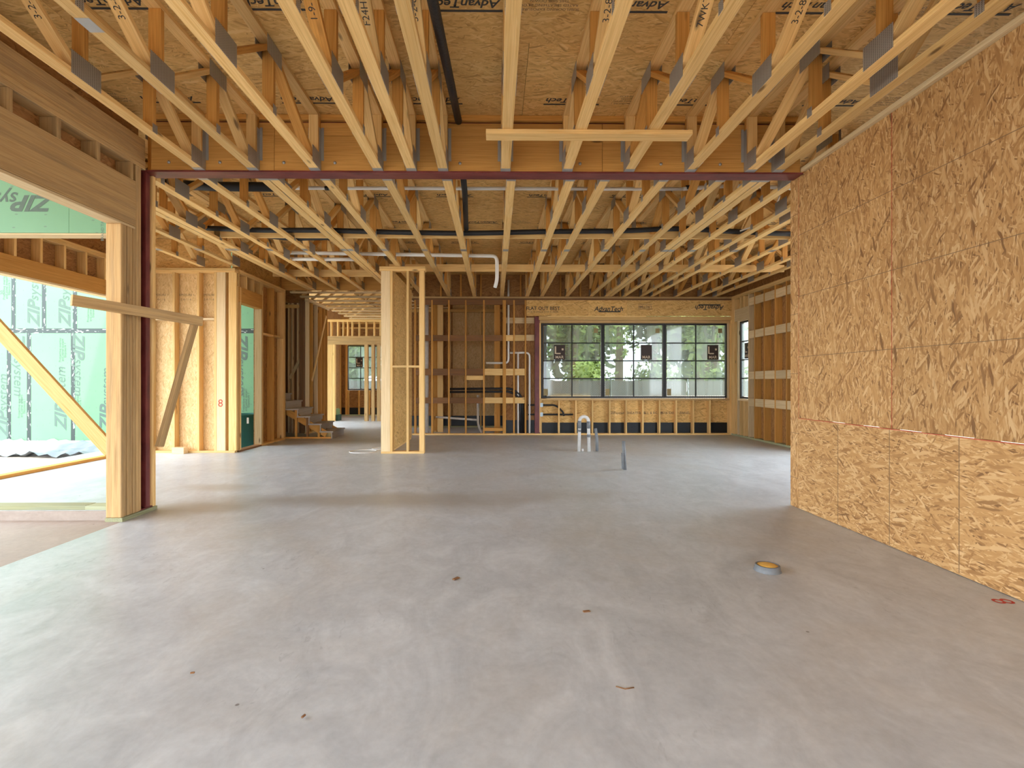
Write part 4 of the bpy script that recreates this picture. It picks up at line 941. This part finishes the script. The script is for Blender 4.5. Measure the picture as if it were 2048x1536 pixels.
# white rings on the slab
for u, v, r_ in ((726, 903, 0.22), (758, 897, 0.12)):
    c = P(u, v, EYE*F/(v-CY)); pts = [Vector((c.x+r_*math.cos(a)*1.1, c.y+r_*math.sin(a), 0.006)) for a in [2*math.pi*k/30 for k in range(31)]]
    tag(tube('cable_loop', pts, 0.006, 'pvc', None, 6), '%s white cable loop lying on the slab by the partition' % ('larger' if r_ > 0.2 else 'smaller'), 'cable')
# plastic sheeting and lumber outside
def sheet():
    V, Fc = [], []; nx, ny = 60, 8
    for j in range(ny+1):
        for i in range(nx+1):
            x = -12+i*5.2/nx; y = 10.2+j*0.98/ny
            V.append((x, y, -0.15+0.16*(j/ny)**2+0.03*math.sin(i*1.7+j)+0.03*math.sin(i*0.6-j*1.3)+0.02*random.random()))
    for j in range(ny):
        for i in range(nx): a = j*(nx+1)+i; Fc.append((a, a+1, a+nx+2, a+nx+1))
    V2 = [(x, y, z-0.004) for x, y, z in V]; n = len(V)
    tag(mesh_obj('plastic_sheet', V+V2, Fc+[tuple(n+i for i in reversed(f)) for f in Fc], 'plastic_white', None, True), 'crumpled white plastic sheet along the foot of the green wall', 'sheet')
sheet()
t = empty('lumber_stack', (2.0, 17.5, -0.2), 'stack of fresh boards lying outside in front of the fence', 'lumber')
for j in range(6):
    for i in range(4): bx('board', 1.9, 3.2-0.1*(i % 2), 17.4+i*0.16, 17.54+i*0.16, -0.19+j*0.18, -0.19+j*0.18+0.16, 'pine_pale', t, 'x')
# fence
fe = empty('yard_fence', (4, 21.5, -0.2), 'grey privacy fence with diamond mesh across the back yard', 'fence')
for k in range(9): 
    x = -8+k*3.2; bx('mesh_panel', x+0.05, x+3.15, 21.5, 21.52, -0.15, 1.33, 'fence', fe, 'x', 0); tube('post', [(x, 21.5, -0.2), (x, 21.5, 1.42)], 0.03, 'galv', fe, 8)
# trees
def leaf_mesh(n, rx, rz, seed, sz):
    rnd = random.Random(seed); V, Fc = [], []
    for _ in range(n):
        while True:
            p = Vector((rnd.uniform(-1, 1), rnd.uniform(-1, 1), rnd.uniform(-1, 1)))
            if 0.25 < p.length < 1: break
        k = 0.75+0.35*math.sin(p.x*7+seed)*math.cos(p.z*6+p.y*5)
        p = Vector((p.x*rx*k, p.y*rx*k, p.z*rz*k)); a = Vector((rnd.gauss(0, 1), rnd.gauss(0, 1), rnd.gauss(0, 1))).normalized(); b = a.orthogonal().normalized(); s = sz*rnd.uniform(0.6, 1.3)
        i = len(V); V += [p-a*s, p+b*s*0.5, p+a*s, p-b*s*0.5]; Fc.append((i, i+1, i+2, i+3))
    return V, Fc
trees = [(0.2, 24.5, 5.2, 1.75, 2.6, 'leaf', 0.20), (3.9, 26, 6.0, 1.75, 3.4, 'leaf', 0.20), (7.6, 25, 5.8, 1.8, 3.0, 'leaf_dark', 0.20), (11.4, 27, 6.4, 1.8, 3.4, 'leaf', 0.26), (15.2, 26, 6.4, 1.8, 3.2, 'leaf', 0.24), (2.0, 31, 7.5, 2.6, 4.6, 'leaf_dark', 0.26), (-4.5, 27, 6.0, 2.0, 3.2, 'leaf', 0.22), (-8.8, 26, 6.0, 2.0, 3.2, 'leaf', 0.22), (7.6, 32, 8.0, 2.7, 5.0, 'leaf', 0.3), (13.2, 32.5, 8.0, 2.7, 5.0, 'leaf_dark', 0.3)]
labs = ['slender bright tree by the slim red column end of the window view', 'bright-leaved tree behind the fence, seen through the middle window unit', 'dark-leaved tree right behind the fence in the big window', 'bright tree behind the fence next to the dark-leaved one', 'leafy tree beyond the fence past the corner of the house', 'large dark tree towering behind the slender bright tree', 'tree seen through the small back-room window', 'tree outside beyond the back room, past the small window', 'tall pale-leaved tree behind the dark-leaved one', 'tall dark tree at the rear, beyond the corner window']
for i, (x, y, h, rx, rz, mt, tr) in enumerate(trees):
    t = empty('tree', (x, y, -0.2), labs[i], 'tree', 'trees beyond the fence')
    tube('trunk', [(x, y, -0.25), (x+0.1, y, h*0.5), (x, y+0.1, h)], lambda q, tr=tr: tr*(1-0.6*q), 'trunk', t, 10)
    V, Fc = leaf_mesh(2600, rx, rz, i, 0.20); mesh_obj('foliage', V, Fc, mt, t, False, Matrix.Translation((x, y, h*0.92)))
for i, x in enumerate((-11, -1.9, 7.2, 16.3, 25.4)):
    t = empty('tree', (x, 42, -0.2), 'tall dense tree in the far row closing the yard view', 'tree', 'far row of trees')
    tube('trunk', [(x, 42, -0.25), (x+0.2, 42, 5), (x, 42.1, 9)], lambda q: 0.4*(1-0.6*q), 'trunk', t, 10)
    V, Fc = leaf_mesh(4200, 3.9, 7.6, 70+i, 0.55); mesh_obj('foliage', V, Fc, 'leaf' if i % 2 else 'leaf_dark', t, False, Matrix.Translation((x, 42, 7.5)))
for i, (x, y) in enumerate(((1.2, 23.1), (4.2, 23.1), (7.2, 23.1), (10.2, 23.1), (13.2, 23.1))):
    V, Fc = leaf_mesh(1500, 1.35, 1.4, 40+i, 0.13); o = mesh_obj('shrub', V, Fc, 'leaf', None, False, Matrix.Translation((x, y, 1.1)))
    tag(o, 'rounded bright green shrub showing above the yard fence', 'shrub', 'shrubs along the fence')

# small litter on the slab
def onfloor(u, v): return P(u, v, EYE*F/(v-CY))
a = onfloor(1232, 1375); b = onfloor(1268, 1377); m_ = onfloor(1250, 1380)
tag(tube('twig', [a+Z_*0.004, m_+Z_*0.004, b+Z_*0.004], 0.003, 'brown_wood', None, 6), 'thin curved twig lying alone on the open slab', 'twig')
for (u, v, l, an, lb) in ((1773, 1390, 0.03, 0.5, 'small brown wood chip on the slab toward the strand-board wall'), (607, 1434, 0.02, 1.2, 'dark wood chip on the open slab'), (385, 1347, 0.018, 0.2, 'small dark crumb of wood on the open slab near the porch side'), (912, 1158, 0.05, 0.9, 'curled bark sliver on the open slab'), (1173, 1224, 0.04, 0.2, 'pale wood sliver on the slab between drain collar and post')):
    c = onfloor(u, v); d = Vector((math.cos(an), math.sin(an), 0))*l
    tag(board('wood_chip', c-d/2+Z_*0.0035, c+d/2+Z_*0.0035, l*0.45, 0.007, 'brown_wood', None), lb, 'chip')
p = onfloor(2022, 1207); text('8', Vector((2.93, p.y, 0.0015)), Y_, -X_, 0.16, 'red_ink', fl)
